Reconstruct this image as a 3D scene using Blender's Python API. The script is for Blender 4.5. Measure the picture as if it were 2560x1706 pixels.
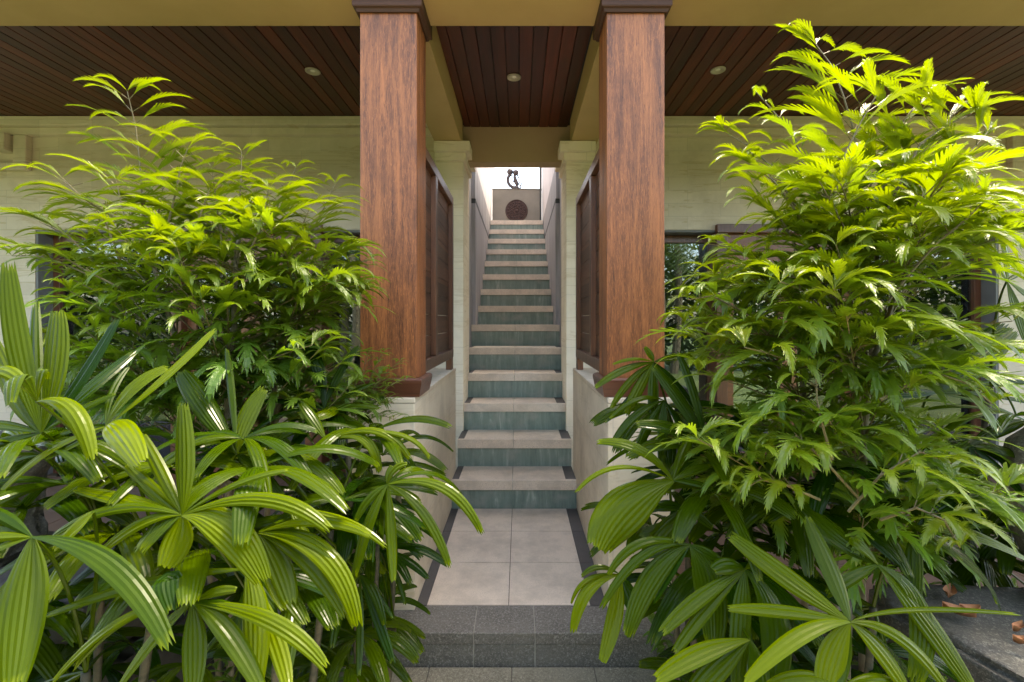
import bpy, math, random
from mathutils import Vector, Matrix, noise
R = math.radians
rnd = random.Random(7)
for o in list(bpy.data.objects): bpy.data.objects.remove(o)
S = bpy.context.scene
col = S.collection

# ------------------------------------------------------------------ camera, world, sun, exposure
CX, CY, FOC, EYE = 1298.0, 805.0, 1151.0, 1.255     # vanishing point (px of the 2560 wide photo), focal length px, eye height m
cd = bpy.data.cameras.new('camera'); cam = bpy.data.objects.new('camera', cd); col.objects.link(cam)
cam.location = (0, 0, EYE); cam.rotation_euler = (R(90), 0, 0)
cd.sensor_width = 36; cd.lens = FOC / 2560 * 36
cd.shift_x = -(CX - 1280) / 2560; cd.shift_y = -(853 - CY) / 2560
cd.clip_start = 0.02; cd.clip_end = 500
S.camera = cam
SUN_EL, SUN_AZ = 66.0, 58.0                           # azimuth from +Y (behind the house) towards +X
w = bpy.data.worlds.new('World'); S.world = w; w.use_nodes = True
nt = w.node_tree; bg = nt.nodes['Background']
sky = nt.nodes.new('ShaderNodeTexSky'); sky.sky_type = 'NISHITA'; sky.sun_disc = False
sky.sun_elevation = R(SUN_EL); sky.sun_rotation = R(SUN_AZ); sky.air_density = 1.0; sky.dust_density = 2.5; sky.ozone_density = 1.0
nt.links.new(sky.outputs[0], bg.inputs[0]); bg.inputs[1].default_value = 0.15
ld = bpy.data.lights.new('sun', 'SUN'); sun = bpy.data.objects.new('sun', ld); col.objects.link(sun)
ld.energy = 1.2; ld.angle = R(7); ld.color = (1.0, 0.95, 0.86)
sd = Vector((math.sin(R(SUN_AZ)) * math.cos(R(SUN_EL)), math.cos(R(SUN_AZ)) * math.cos(R(SUN_EL)), math.sin(R(SUN_EL))))
sun.rotation_euler = sd.to_track_quat('Z', 'Y').to_euler()
S.view_settings.view_transform = 'Standard'; S.view_settings.look = 'None'
S.view_settings.exposure = 3.1; S.view_settings.gamma = 1.0
S.view_settings.use_white_balance = True; S.view_settings.white_balance_temperature = 7900; S.view_settings.white_balance_tint = 8
S.cycles.max_bounces = 10; S.cycles.diffuse_bounces = 6; S.cycles.glossy_bounces = 4
S.cycles.transmission_bounces = 6; S.cycles.transparent_max_bounces = 8
S.cycles.use_denoising = True
S.cycles.sample_clamp_indirect = 6.0

# ------------------------------------------------------------------ helpers
def at(px, py, Y): return Vector(((px - CX) * Y / FOC, Y, EYE - (py - CY) * Y / FOC))
def tag(o, label=None, cat=None, group=None, kind=None):
    for k, v in (('label', label), ('category', cat), ('group', group), ('kind', kind)):
        if v: o[k] = v
    return o
def empty(name, loc=(0, 0, 0), label=None, cat=None, group=None):
    o = bpy.data.objects.new(name, None); col.objects.link(o); o.location = loc
    o.empty_display_size = 0.1
    return tag(o, label, cat, group)
class MB:
    def __init__(s): s.v = []; s.f = []; s.age = []; s.mi = []
    def vert(s, p, age=0.0): s.v.append(tuple(p)); s.age.append(age); return len(s.v) - 1
    def face(s, *i, m=0): s.f.append(i); s.mi.append(m)
    def box(s, x0, x1, y0, y1, z0, z1, m=0):
        b = len(s.v)
        for z in (z0, z1):
            for x, y in ((x0, y0), (x1, y0), (x1, y1), (x0, y1)): s.vert((x, y, z))
        for q in ((3, 2, 1, 0), (4, 5, 6, 7), (0, 1, 5, 4), (1, 2, 6, 5), (2, 3, 7, 6), (3, 0, 4, 7)): s.face(*[b + i for i in q], m=m)
        return s
    def prism(s, prof, fn, a, c, m=0):
        """closed 2-D profile swept between fn(p,a) and fn(p,c)"""
        b = len(s.v); n = len(prof)
        for t in (a, c):
            for p in prof: s.vert(fn(p, t))
        for i in range(n):
            j = (i + 1) % n; s.face(b + i, b + j, b + n + j, b + n + i, m=m)
        s.face(*[b + i for i in range(n)][::-1], m=m); s.face(*[b + n + i for i in range(n)], m=m)
        return s
    def tube(s, pts, r, n=6, age=0.0, m=0):
        """tube along pts, r = radius or list"""
        if not isinstance(r, (list, tuple)): r = [r] * len(pts)
        rings = []; up = Vector((0.31, 0.2, 1)).normalized()
        for i, p in enumerate(pts):
            p = Vector(p); a = Vector(pts[max(i - 1, 0)]); c = Vector(pts[min(i + 1, len(pts) - 1)])
            t = (c - a).normalized(); x = t.cross(up)
            if x.length < .05: x = t.cross(Vector((1, 0, 0)))
            x.normalize(); y = t.cross(x)
            rings.append([s.vert(p + (x * math.cos(2 * math.pi * k / n) + y * math.sin(2 * math.pi * k / n)) * r[i], age) for k in range(n)])
        for a, c in zip(rings, rings[1:]):
            for k in range(n): s.face(a[k], a[(k + 1) % n], c[(k + 1) % n], c[k], m=m)
        s.face(*rings[0][::-1], m=m); s.face(*rings[-1], m=m)
        return s
    def lathe(s, prof, c, n=24, axis='z', m=0):
        rings = []
        for r, h in prof:
            ring = []
            for k in range(n):
                a = 2 * math.pi * k / n; x, y = r * math.cos(a), r * math.sin(a)
                p = (c[0] + x, c[1] + y, c[2] + h) if axis == 'z' else (c[0] + x, c[1] + h, c[2] + y)
                ring.append(s.vert(p))
            rings.append(ring)
        for a, b in zip(rings, rings[1:]):
            for k in range(n): s.face(a[k], a[(k + 1) % n], b[(k + 1) % n], b[k], m=m)
        s.face(*rings[0][::-1], m=m); s.face(*rings[-1], m=m)
        return s
    def build(s, name, mat, parent=None, smooth=False, bevel=0.0, origin=None, fix=False):
        off = Vector(origin) if origin is not None else (parent_world(parent) if parent else Vector((0, 0, 0)))
        me = bpy.data.meshes.new(name)
        me.from_pydata([(v[0] - off[0], v[1] - off[1], v[2] - off[2]) for v in s.v], [], s.f)
        mats = mat if isinstance(mat, (list, tuple)) else [mat]
        for m in mats: me.materials.append(m)
        if len(mats) > 1: me.polygons.foreach_set('material_index', s.mi)
        at_ = me.attributes.new('age', 'FLOAT', 'POINT'); at_.data.foreach_set('value', s.age)
        if fix:
            import bmesh
            bm = bmesh.new(); bm.from_mesh(me); bmesh.ops.recalc_face_normals(bm, faces=bm.faces); bm.to_mesh(me); bm.free()
        if smooth: me.polygons.foreach_set('use_smooth', [True] * len(me.polygons))
        me.update()
        o = bpy.data.objects.new(name, me); col.objects.link(o)
        if parent: o.parent = parent
        elif origin is not None: o.location = off
        if bevel:
            b = o.modifiers.new('bevel', 'BEVEL'); b.width = bevel; b.segments = 2; b.limit_method = 'ANGLE'
        return o
def parent_world(p):
    v = Vector(p.location)
    while p.parent: p = p.parent; v += Vector(p.location)
    return v

# ------------------------------------------------------------------ materials
def mat(name):
    m = bpy.data.materials.new(name); m.use_nodes = True
    n = m.node_tree.nodes; l = m.node_tree.links
    return m, n, l, n['Principled BSDF']
def N(n, t, **k):
    x = n.new(t)
    for a, v in k.items(): setattr(x, a, v)
    return x
def world_scaled(n, l, sc):
    g = N(n, 'ShaderNodeNewGeometry'); mp = N(n, 'ShaderNodeMapping'); mp.inputs['Scale'].default_value = sc
    l.new(g.outputs['Position'], mp.inputs['Vector']); return mp.outputs[0]
def noise_tex(n, l, vec, scale=5.0, detail=6.0, rough=0.6, dist=0.0):
    t = N(n, 'ShaderNodeTexNoise'); t.inputs['Scale'].default_value = scale; t.inputs['Detail'].default_value = detail
    t.inputs['Roughness'].default_value = rough; t.inputs['Distortion'].default_value = dist; l.new(vec, t.inputs['Vector']); return t.outputs['Fac']
def ramp(n, l, fac, stops):
    r = N(n, 'ShaderNodeValToRGB'); e = r.color_ramp.elements
    while len(e) < len(stops): e.new(0.5)
    for i, (p, c) in enumerate(stops): e[i].position = p; e[i].color = (*c, 1)
    l.new(fac, r.inputs[0]); return r.outputs[0]
def mix(n, l, a, b, fac, mode='MIX'):
    m = N(n, 'ShaderNodeMix', data_type='RGBA', blend_type=mode)
    for s, v in ((0, fac), (6, a), (7, b)):
        if hasattr(v, 'is_output') or isinstance(v, bpy.types.NodeSocket): l.new(v, m.inputs[s])
        elif isinstance(v, (tuple, list)): m.inputs[s].default_value = (*v, 1)
        else: m.inputs[s].default_value = v
    return m.outputs[2]
def math_(n, l, op, a, b=None):
    m = N(n, 'ShaderNodeMath', operation=op)
    for i, v in enumerate((a, b)):
        if v is None: continue
        if isinstance(v, bpy.types.NodeSocket): l.new(v, m.inputs[i])
        else: m.inputs[i].default_value = v
    return m.outputs[0]
def bump(n, l, bs, h, strength=0.3, dist=0.01):
    b = N(n, 'ShaderNodeBump'); b.inputs['Strength'].default_value = strength; b.inputs['Distance'].default_value = dist
    l.new(h, b.inputs['Height']); l.new(b.outputs[0], bs.inputs['Normal'])

def wood(name, axis, dark, light, rough=0.35, sc=1.0, plank=None, coat=0.0, grain=0.0):
    m, n, l, bs = mat(name)
    st = {'x': (1.6, 26, 26), 'y': (26, 1.6, 26), 'z': (26, 26, 1.6)}[axis]
    v = world_scaled(n, l, tuple(q * sc for q in st))
    f = noise_tex(n, l, v, 1.0, 8, 0.7, 0.6)
    q_ = 85 if grain else 190
    st2 = {'x': (5, q_, q_), 'y': (q_, 5, q_), 'z': (q_, q_, 3 if grain else 6)}[axis]
    f2 = noise_tex(n, l, world_scaled(n, l, tuple(q * sc for q in st2)), 1.0, 4, 0.7)
    big = noise_tex(n, l, world_scaled(n, l, (2.2, 2.2, 1.1)), 1.0, 3, 0.5)
    c = ramp(n, l, f, [(0.36, dark), (0.51, tuple((a + b) / 2 for a, b in zip(dark, light))), (0.66, light)])
    c = mix(n, l, c, tuple(q * 0.55 for q in dark), ramp(n, l, f2, [(0.52, (0, 0, 0)), (0.72, (0.75, 0.75, 0.75))]))
    c = mix(n, l, c, tuple(q * 1.1 for q in light), math_(n, l, 'MULTIPLY', big, 0.28))
    if grain:                                             # short silvery flecks and dark pores of the hardwood
        st3 = {'x': (30, 300, 300), 'y': (300, 30, 300), 'z': (300, 300, 30)}[axis]
        f3 = noise_tex(n, l, world_scaled(n, l, st3), 1.0, 4, 0.75, 0.8)
        c = mix(n, l, c, tuple(min(1, q * 1.25) for q in light), ramp(n, l, f3, [(0.50, (0, 0, 0)), (0.66, (0.75 * grain,) * 3)]))
        c = mix(n, l, c, tuple(q * 0.35 for q in dark), ramp(n, l, f3, [(0.30, (0.85 * grain,) * 3), (0.42, (0, 0, 0))]))
        blotch = noise_tex(n, l, world_scaled(n, l, (7, 7, 1.6)), 1.0, 5, 0.6, 1.5)
        c = mix(n, l, c, tuple(q * 0.8 for q in dark), ramp(n, l, blotch, [(0.52, (0, 0, 0)), (0.70, (0.55,) * 3)]))
    if plank:                                             # every board has a tone of its own
        g = N(n, 'ShaderNodeNewGeometry'); sp = N(n, 'ShaderNodeSeparateXYZ'); l.new(g.outputs['Position'], sp.inputs[0])
        fl = math_(n, l, 'FLOOR', math_(n, l, 'DIVIDE', sp.outputs['XYZ'.index(plank[0])], plank[1]))
        wn = N(n, 'ShaderNodeTexWhiteNoise', noise_dimensions='1D'); l.new(fl, wn.inputs['W'])
        k = ramp(n, l, wn.outputs['Value'], [(0.0, (0.55, 0.52, 0.52)), (0.6, (0.95, 0.95, 0.95)), (1.0, (1.45, 1.3, 1.2))])
        c = mix(n, l, c, k, 1.0, 'MULTIPLY')
    l.new(c, bs.inputs['Base Color']); bs.inputs['Roughness'].default_value = rough
    bs.inputs['Coat Weight'].default_value = coat; bs.inputs['Coat Roughness'].default_value = 0.25
    bump(n, l, bs, f3 if grain else f2, 0.4 if grain else 0.25, 0.003)
    return m
def plain(name, c1, c2, scale=6.0, rough=0.7, bmp=0.15, bscale=60, stretch=(1, 1, 1), detail=6, stain=None, spec=0.5):
    m, n, l, bs = mat(name)
    f = noise_tex(n, l, world_scaled(n, l, tuple(scale * q for q in stretch)), 1.0, detail, 0.6)
    c = ramp(n, l, f, [(0.35, c1), (0.65, c2)])
    if stain:
        s = noise_tex(n, l, world_scaled(n, l, (2.1, 2.3, 1.7)), 1.0, 8, 0.65)
        c = mix(n, l, c, stain, ramp(n, l, s, [(0.5, (0, 0, 0)), (0.72, (0.6, 0.6, 0.6))]))
    l.new(c, bs.inputs['Base Color']); bs.inputs['Roughness'].default_value = rough
    bs.inputs['Specular IOR Level'].default_value = spec
    bump(n, l, bs, noise_tex(n, l, world_scaled(n, l, (bscale,) * 3), 1.0, 5, 0.6), bmp, 0.006)
    return m
def sandstone(name, c1, c2, bw=0.42, bh=0.105, streak=0.6, dirt=0.8):
    """big cut blocks with hairline joints and brown bedding streaks"""
    m, n, l, bs = mat(name)
    g = N(n, 'ShaderNodeNewGeometry'); sp = N(n, 'ShaderNodeSeparateXYZ'); l.new(g.outputs['Position'], sp.inputs[0])
    cb = N(n, 'ShaderNodeCombineXYZ'); l.new(math_(n, l, 'ADD', sp.outputs[0], sp.outputs[1]), cb.inputs[0]); l.new(sp.outputs[2], cb.inputs[1])
    b = N(n, 'ShaderNodeTexBrick'); l.new(cb.outputs[0], b.inputs['Vector'])
    b.inputs['Scale'].default_value = 1.0; b.inputs['Brick Width'].default_value = bw; b.inputs['Row Height'].default_value = bh
    b.inputs['Mortar Size'].default_value = 0.0016; b.inputs['Mortar Smooth'].default_value = 0.3; b.inputs['Bias'].default_value = -0.1
    b.inputs['Color1'].default_value = (*c1, 1); b.inputs['Color2'].default_value = (*c2, 1)
    b.inputs['Mortar'].default_value = (*(q * 0.72 for q in c1), 1); b.offset = 0.37
    c = b.outputs['Color']
    # bedding streaks, different in every block
    off = N(n, 'ShaderNodeVectorMath', operation='MULTIPLY_ADD'); l.new(b.outputs['Color'], off.inputs[0]); off.inputs[1].default_value = (9, 13, 40)
    mp = N(n, 'ShaderNodeMapping'); mp.inputs['Scale'].default_value = (1.3, 1.3, 15); l.new(g.outputs['Position'], mp.inputs[0]); l.new(mp.outputs[0], off.inputs[2])
    s = noise_tex(n, l, off.outputs[0], 1.0, 5, 0.55, 1.2)
    c = mix(n, l, c, (0.46, 0.33, 0.17), ramp(n, l, s, [(0.56, (0, 0, 0)), (0.595, (streak,) * 3), (0.63, (streak * 0.1,) * 3)]))
    d = noise_tex(n, l, world_scaled(n, l, (3, 3, 3)), 1.0, 8, 0.7)
    c = mix(n, l, c, tuple(q * dirt * (1.0, 0.97, 0.92)[i] for i, q in enumerate(c2)), ramp(n, l, d, [(0.45, (0, 0, 0)), (0.72, (0.75, 0.75, 0.75))]))
    l.new(c, bs.inputs['Base Color']); bs.inputs['Roughness'].default_value = 0.85
    h = math_(n, l, 'SUBTRACT', noise_tex(n, l, world_scaled(n, l, (70, 70, 70)), 1.0, 4, 0.6), math_(n, l, 'MULTIPLY', b.outputs['Fac'], 1.5))
    bump(n, l, bs, h, 0.2, 0.004)
    return m
def leaf(name, young, old, young_t, old_t, rough=0.3, trans=0.4, crinkle=0.3, ribs=0.0, spec=0.5):
    """age 0 = new yellow-green growth, 1 = old dark leaf; a leaf lets light through"""
    m, n, l, bs = mat(name)
    a = N(n, 'ShaderNodeAttribute', attribute_name='age')
    v = noise_tex(n, l, world_scaled(n, l, (9, 9, 9)), 1.0, 4, 0.6)
    f = math_(n, l, 'ADD', a.outputs['Fac'], math_(n, l, 'MULTIPLY', math_(n, l, 'SUBTRACT', v, 0.5), 0.25))
    mid = tuple((p + q) / 2 for p, q in zip(young, old))
    c = ramp(n, l, f, [(0.0, young), (0.5, mid), (1.0, old)])
    ct = ramp(n, l, f, [(0.0, young_t), (1.0, old_t)])
    l.new(c, bs.inputs['Base Color']); bs.inputs['Roughness'].default_value = rough
    bs.inputs['Specular IOR Level'].default_value = spec
    tr = N(n, 'ShaderNodeBsdfTranslucent'); l.new(ct, tr.inputs[0])
    ms = N(n, 'ShaderNodeMixShader'); ms.inputs[0].default_value = trans
    l.new(bs.outputs[0], ms.inputs[1]); l.new(tr.outputs[0], ms.inputs[2])
    l.new(ms.outputs[0], n['Material Output'].inputs[0])
    if crinkle: bump(n, l, bs, noise_tex(n, l, world_scaled(n, l, (85, 85, 85)), 1.0, 3, 0.5), crinkle, 0.006)
    return m
def glass(name):
    m, n, l, bs = mat(name); n.remove(bs)
    t = N(n, 'ShaderNodeBsdfTransparent'); t.inputs[0].default_value = (0.80, 0.86, 0.84, 1)
    g = N(n, 'ShaderNodeBsdfGlossy'); g.inputs['Roughness'].default_value = 0.01; g.inputs[0].default_value = (0.9, 0.95, 1, 1)
    fr = N(n, 'ShaderNodeFresnel'); fr.inputs[0].default_value = 1.9
    ms = N(n, 'ShaderNodeMixShader'); l.new(math_(n, l, 'MULTIPLY', fr.outputs[0], 1.15), ms.inputs[0])
    l.new(t.outputs[0], ms.inputs[1]); l.new(g.outputs[0], ms.inputs[2]); l.new(ms.outputs[0], n['Material Output'].inputs[0])
    return m

M = {}
M['column'] = wood('column_wood', 'z', (0.065, 0.017, 0.006), (0.40, 0.13, 0.038), 0.5, 1.0, coat=0.0, grain=1.0)
M['trim'] = wood('trim_wood', 'x', (0.075, 0.022, 0.012), (0.14, 0.045, 0.022), 0.34, 1.0, coat=0.2)
M['capital'] = wood('capital_wood', 'x', (0.040, 0.013, 0.005), (0.075, 0.025, 0.009), 0.75, 1.0)
M['screen'] = wood('screen_wood', 'z', (0.09, 0.035, 0.018), (0.20, 0.085, 0.042), 0.4, 1.0, coat=0.15)
M['screen_board'] = wood('screen_board_wood', 'y', (0.075, 0.030, 0.016), (0.16, 0.07, 0.035), 0.45, 1.0, plank=('Z', 0.115))
M['ceiling'] = wood('ceiling_wood', 'y', (0.036, 0.007, 0.003), (0.115, 0.021, 0.007), 0.45, 1.0, plank=('X', 0.08))
M['frame'] = wood('door_wood', 'z', (0.08, 0.028, 0.015), (0.17, 0.062, 0.03), 0.35, 1.0, coat=0.2)
M['lintel'] = wood('lintel_wood', 'x', (0.13, 0.042, 0.018), (0.27, 0.10, 0.04), 0.35, 1.0, coat=0.2)
M['paint'] = plain('beam_paint', (0.43, 0.28, 0.115), (0.47, 0.31, 0.135), 3, 0.75, 0.08, 150)
M['header'] = plain('header_paint', (0.34, 0.235, 0.125), (0.37, 0.26, 0.145), 3, 0.8, 0.1, 150)
M['wall'] = sandstone('wall_sandstone', (0.68, 0.565, 0.435), (0.60, 0.495, 0.375))
M['pilaster'] = sandstone('pilaster_sandstone', (0.78, 0.68, 0.53), (0.73, 0.63, 0.48), 0.9, 0.21, 0.4)
M['plinth'] = sandstone('plinth_limestone', (0.70, 0.60, 0.46), (0.64, 0.54, 0.41), 0.52, 0.31, 0.3, 0.62)
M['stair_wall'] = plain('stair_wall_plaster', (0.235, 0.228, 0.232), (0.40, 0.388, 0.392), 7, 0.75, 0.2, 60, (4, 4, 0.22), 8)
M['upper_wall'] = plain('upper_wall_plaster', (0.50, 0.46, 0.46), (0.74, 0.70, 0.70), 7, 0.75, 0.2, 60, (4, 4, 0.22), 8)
M['groove'] = plain('groove_dark', (0.03, 0.035, 0.035), (0.05, 0.055, 0.055), 5, 0.6)
M['parapet'] = plain('parapet_render', (0.20, 0.178, 0.145), (0.245, 0.22, 0.18), 3, 0.85, 0.15, 90)
def tile(name, base, spk, lite):
    m, n, l, bs = mat(name)
    f = noise_tex(n, l, world_scaled(n, l, (210, 210, 210)), 1.0, 3, 0.7)
    g = noise_tex(n, l, world_scaled(n, l, (6, 6, 6)), 1.0, 7, 0.7)
    c = ramp(n, l, f, [(0.30, spk), (0.45, base), (0.60, base), (0.74, lite)])
    c = mix(n, l, c, tuple(q * 0.72 for q in base), ramp(n, l, g, [(0.44, (0, 0, 0)), (0.70, (1, 1, 1))]))
    d = noise_tex(n, l, world_scaled(n, l, (2.6, 2.6, 2.6)), 1.0, 8, 0.75)
    c = mix(n, l, c, tuple(q * 0.6 for q in base), ramp(n, l, d, [(0.50, (0, 0, 0)), (0.72, (0.8, 0.8, 0.8))]))
    l.new(c, bs.inputs['Base Color']); bs.inputs['Roughness'].default_value = 0.6
    bump(n, l, bs, f, 0.12, 0.002)
    return m
M['tile'] = tile('terrazzo_tile', (0.68, 0.565, 0.45), (0.33, 0.25, 0.19), (0.80, 0.70, 0.58))
M['grout'] = plain('grout', (0.07, 0.058, 0.048), (0.11, 0.09, 0.075), 20, 0.9)
M['border'] = tile('border_stone', (0.085, 0.075, 0.07), (0.045, 0.04, 0.036), (0.14, 0.125, 0.115))
def slate(name, base, lite):
    m, n, l, bs = mat(name)
    f = noise_tex(n, l, world_scaled(n, l, (120, 120, 120)), 1.0, 5, 0.7, 1.0)
    g = noise_tex(n, l, world_scaled(n, l, (5, 5, 5)), 1.0, 6, 0.65)
    c = ramp(n, l, f, [(0.36, tuple(q * 0.6 for q in base)), (0.52, base), (0.68, lite)])
    c = mix(n, l, c, tuple(q * 1.5 for q in base), ramp(n, l, g, [(0.42, (0, 0, 0)), (0.7, (0.6, 0.6, 0.6))]))
    l.new(c, bs.inputs['Base Color']); bs.inputs['Roughness'].default_value = 0.62
    bump(n, l, bs, f, 0.45, 0.004)
    return m
M['slate'] = slate('slate_stone', (0.125, 0.113, 0.095), (0.36, 0.34, 0.30))
M['paver'] = slate('paver_stone', (0.20, 0.178, 0.125), (0.42, 0.39, 0.31))
def riser_mat():
    m, n, l, bs = mat('riser_green')
    v = noise_tex(n, l, world_scaled(n, l, (24, 24, 2.6)), 1.0, 9, 0.75, 0.6)
    g = noise_tex(n, l, world_scaled(n, l, (7, 7, 9)), 1.0, 6, 0.6)
    c = ramp(n, l, v, [(0.36, (0.12, 0.168, 0.140)), (0.56, (0.19, 0.25, 0.21)), (0.74, (0.45, 0.48, 0.41))])
    c = mix(n, l, c, (0.26, 0.275, 0.235), ramp(n, l, g, [(0.5, (0, 0, 0)), (0.70, (0.85, 0.85, 0.85))]))
    l.new(c, bs.inputs['Base Color']); bs.inputs['Roughness'].default_value = 0.55
    return m
M['riser'] = riser_mat()
M['floor'] = tile('brown_floor', (0.10, 0.052, 0.03), (0.06, 0.03, 0.018), (0.14, 0.075, 0.045))
M['soil'] = plain('soil', (0.035, 0.024, 0.015), (0.075, 0.052, 0.034), 14, 0.95, 0.8, 40)
M['lawn'] = plain('lawn', (0.06, 0.10, 0.025), (0.13, 0.17, 0.05), 2, 0.9, 0.6, 60)
M['rock'] = plain('dark_basalt', (0.022, 0.021, 0.020), (0.065, 0.060, 0.055), 9, 0.8, 0.7, 45, detail=9, stain=(0.11, 0.105, 0.09))
M['mossy'] = plain('mossy_stone', (0.03, 0.028, 0.022), (0.125, 0.115, 0.09), 11, 0.85, 0.7, 55, detail=10, stain=(0.10, 0.105, 0.035))
M['ornament'] = slate('ornament_stone', (0.13, 0.125, 0.11), (0.34, 0.325, 0.29))
M['slab'] = slate('weathered_slab', (0.055, 0.052, 0.042), (0.20, 0.19, 0.155))
M['carved'] = plain('carved_stone', (0.035, 0.016, 0.012), (0.07, 0.034, 0.028), 25, 0.7, 0.5, 90)
M['bronze'] = plain('dark_metal', (0.05, 0.038, 0.04), (0.085, 0.065, 0.065), 12, 0.5, 0.1)
M['rim'] = plain('light_rim', (0.40, 0.34, 0.25), (0.46, 0.40, 0.30), 10, 0.35, 0.02)
M['lamp'] = plain('lamp_glass', (0.75, 0.72, 0.6), (0.85, 0.82, 0.7), 30, 0.15, 0.1)
M['reveal'] = plain('reveal_grey', (0.15, 0.145, 0.14), (0.19, 0.185, 0.18), 5, 0.8)
M['curtain'] = plain('curtain_teal', (0.24, 0.52, 0.52), (0.32, 0.62, 0.60), 8, 0.9, 0.05, 200)
M['room'] = plain('room_wall', (0.12, 0.11, 0.10), (0.14, 0.13, 0.12), 3, 0.9)
M['glass'] = glass('window_glass')
M['number'] = plain('number_metal', (0.05, 0.05, 0.05), (0.07, 0.07, 0.07), 20, 0.35)
M['dry'] = plain('dry_leaf', (0.28, 0.10, 0.035), (0.42, 0.19, 0.08), 30, 0.7, 0.4, 90)
M['roof'] = plain('roof_soffit', (0.3, 0.24, 0.15), (0.33, 0.27, 0.17), 4, 0.9)
M['stem'] = plain('stem_bark', (0.10, 0.075, 0.045), (0.24, 0.20, 0.13), 40, 0.7, 0.4, 120, (1, 1, 0.4))
M['twig'] = plain('green_twig', (0.10, 0.075, 0.03), (0.17, 0.13, 0.05), 40, 0.6, 0.2)
M['cane'] = plain('palm_cane', (0.025, 0.026, 0.012), (0.06, 0.05, 0.026), 30, 0.7, 0.4, 80, (1, 1, 3))
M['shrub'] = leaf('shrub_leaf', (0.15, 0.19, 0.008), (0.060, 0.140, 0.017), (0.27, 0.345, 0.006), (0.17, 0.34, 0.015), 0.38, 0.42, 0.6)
M['palm'] = leaf('palm_leaf', (0.095, 0.130, 0.0015), (0.009, 0.030, 0.0008), (0.22, 0.30, 0.003), (0.022, 0.085, 0.002), 0.23, 0.26, 0.0, spec=0.13)
M['far_leaf'] = leaf('garden_leaf', (0.07, 0.11, 0.02), (0.025, 0.06, 0.012), (0.2, 0.3, 0.03), (0.08, 0.16, 0.02), 0.4, 0.3, 0.0)

# ------------------------------------------------------------------ setting: ground, paving
Zg = -0.27
g = MB(); g.box(-60, 60, -60, 40, Zg - 0.3, Zg); tag(g.build('ground', M['lawn']), kind='structure')
g = MB()
nx, ny = 60, 24
for j in range(ny + 1):
    for i in range(nx + 1):
        x = -4.5 + 9 * i / nx; y = 0.3 + 1.55 * j / ny
        e = min(i, nx - i, j) / 3
        if abs(x) < 1.02 and y < 1.9: e = -3.0
        g.vert((x, y, Zg + 0.015 + max(-1, min(e, 1)) * (0.06 + 0.05 * noise.noise(Vector((x * 3, y * 3, 0))))))
for j in range(ny):
    for i in range(nx):
        a = j * (nx + 1) + i
        g.face(a, a + 1, a + nx + 2, a + nx + 1)
g2 = MB()
for j in range(9):
    y1 = 1.14 - 0.62 * j; xj = [-0.9, -0.45, 0.0, 0.45, 0.95] if j % 2 else [-0.9, -0.2, 0.25, 0.95]
    for a, b in zip(xj, xj[1:]): g2.box(a + .003, b - .003, y1 - 0.614, y1, -0.26, -0.20)
tag(g2.build('path', M['tile'], bevel=0.004), kind='structure')  # unseen pale path, added to bounce warm sunlight up to ceiling and nosings
tag(g.build('planting_bed_ground', M['soil'], smooth=True), kind='structure')
# lower paving step in front
g = MB()
xs = [-0.80, -0.62, -0.36, -0.03, 0.30, 0.62, 0.9]
for a, b in zip(xs, xs[1:]): g.box(a + .0015, b - .0015, 1.50, 1.853, -0.20, -0.134)
for a, b in zip([-0.8, -0.45, 0.0, 0.4, 0.9], [-0.45, 0.0, 0.4, 0.9]): g.box(a + .0015, b - .0015, 1.15, 1.497, -0.20, -0.134)
tag(g.build('paving', M['paver'], bevel=0.003), kind='structure')
g = MB(); g.box(-0.8, 0.9, 1.15, 1.85, -0.30, -0.137); tag(g.build('paving_bed', M['grout']), kind='structure')
# slate kerb along the porch edge: top slabs and face slabs with pale joints
g = MB(); xs = [-5.2, -4.3, -3.4, -2.5, -1.6, -0.73, -0.184, 0.064, 0.66, 1.5, 2.4, 3.3, 4.2, 5.2]
for a, b in zip(xs, xs[1:]):
    g.box(a + .002, b - .002, 1.856, 2.037, -0.045, 0.0)
    g.box(a + .002, b - .002, 1.860, 1.90, -0.30, -0.047)
tag(g.build('kerb', M['slate'], bevel=0.003), kind='structure')
g = MB(); g.box(-5.2, 5.2, 1.862, 2.04, -0.30, -0.004)
tag(g.build('kerb_joint', plain('pale_joint', (0.26, 0.24, 0.20), (0.36, 0.33, 0.28), 20, 0.9)), kind='structure')
# porch floor: pale tiles in the passage with dark border strips
g = MB()
for a, b in ((-0.410, -0.0475), (-0.0465, 0.316)):
    for c, d in ((2.041, 2.400), (2.402, 2.760), (2.762, 3.095)): g.box(a + .001, b - .001, c + .001, d - .001, -0.03, 0.0)
tag(g.build('porch_floor', M['tile'], bevel=0.0012), kind='structure')
g = MB()
for a, b in ((-0.462, -0.412), (0.318, 0.392)):
    for c, d in ((2.041, 2.400), (2.402, 2.760), (2.762, 3.095)): g.box(a, b, c, d, -0.03, -0.0005)
tag(g.build('floor_border', M['border'], bevel=0.001), kind='structure')
g = MB(); g.box(-0.47, 0.40, 2.04, 3.3, -0.05, -0.004); tag(g.build('floor_base', M['grout']), kind='structure')
g = MB()
for sx in (-1, 1):
    for i in range(12):
        for j in range(5):
            x0 = (0.76 if sx < 0 else 0.69) + i * 0.36
            a, b = sorted((sx * x0, sx * (x0 + 0.357)))
            g.box(a, b, 2.041 + j * 0.34, 2.378 + j * 0.34, -0.04, 0.0)
tag(g.build('veranda_floor', M['floor'], bevel=0.002), kind='structure')

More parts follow.
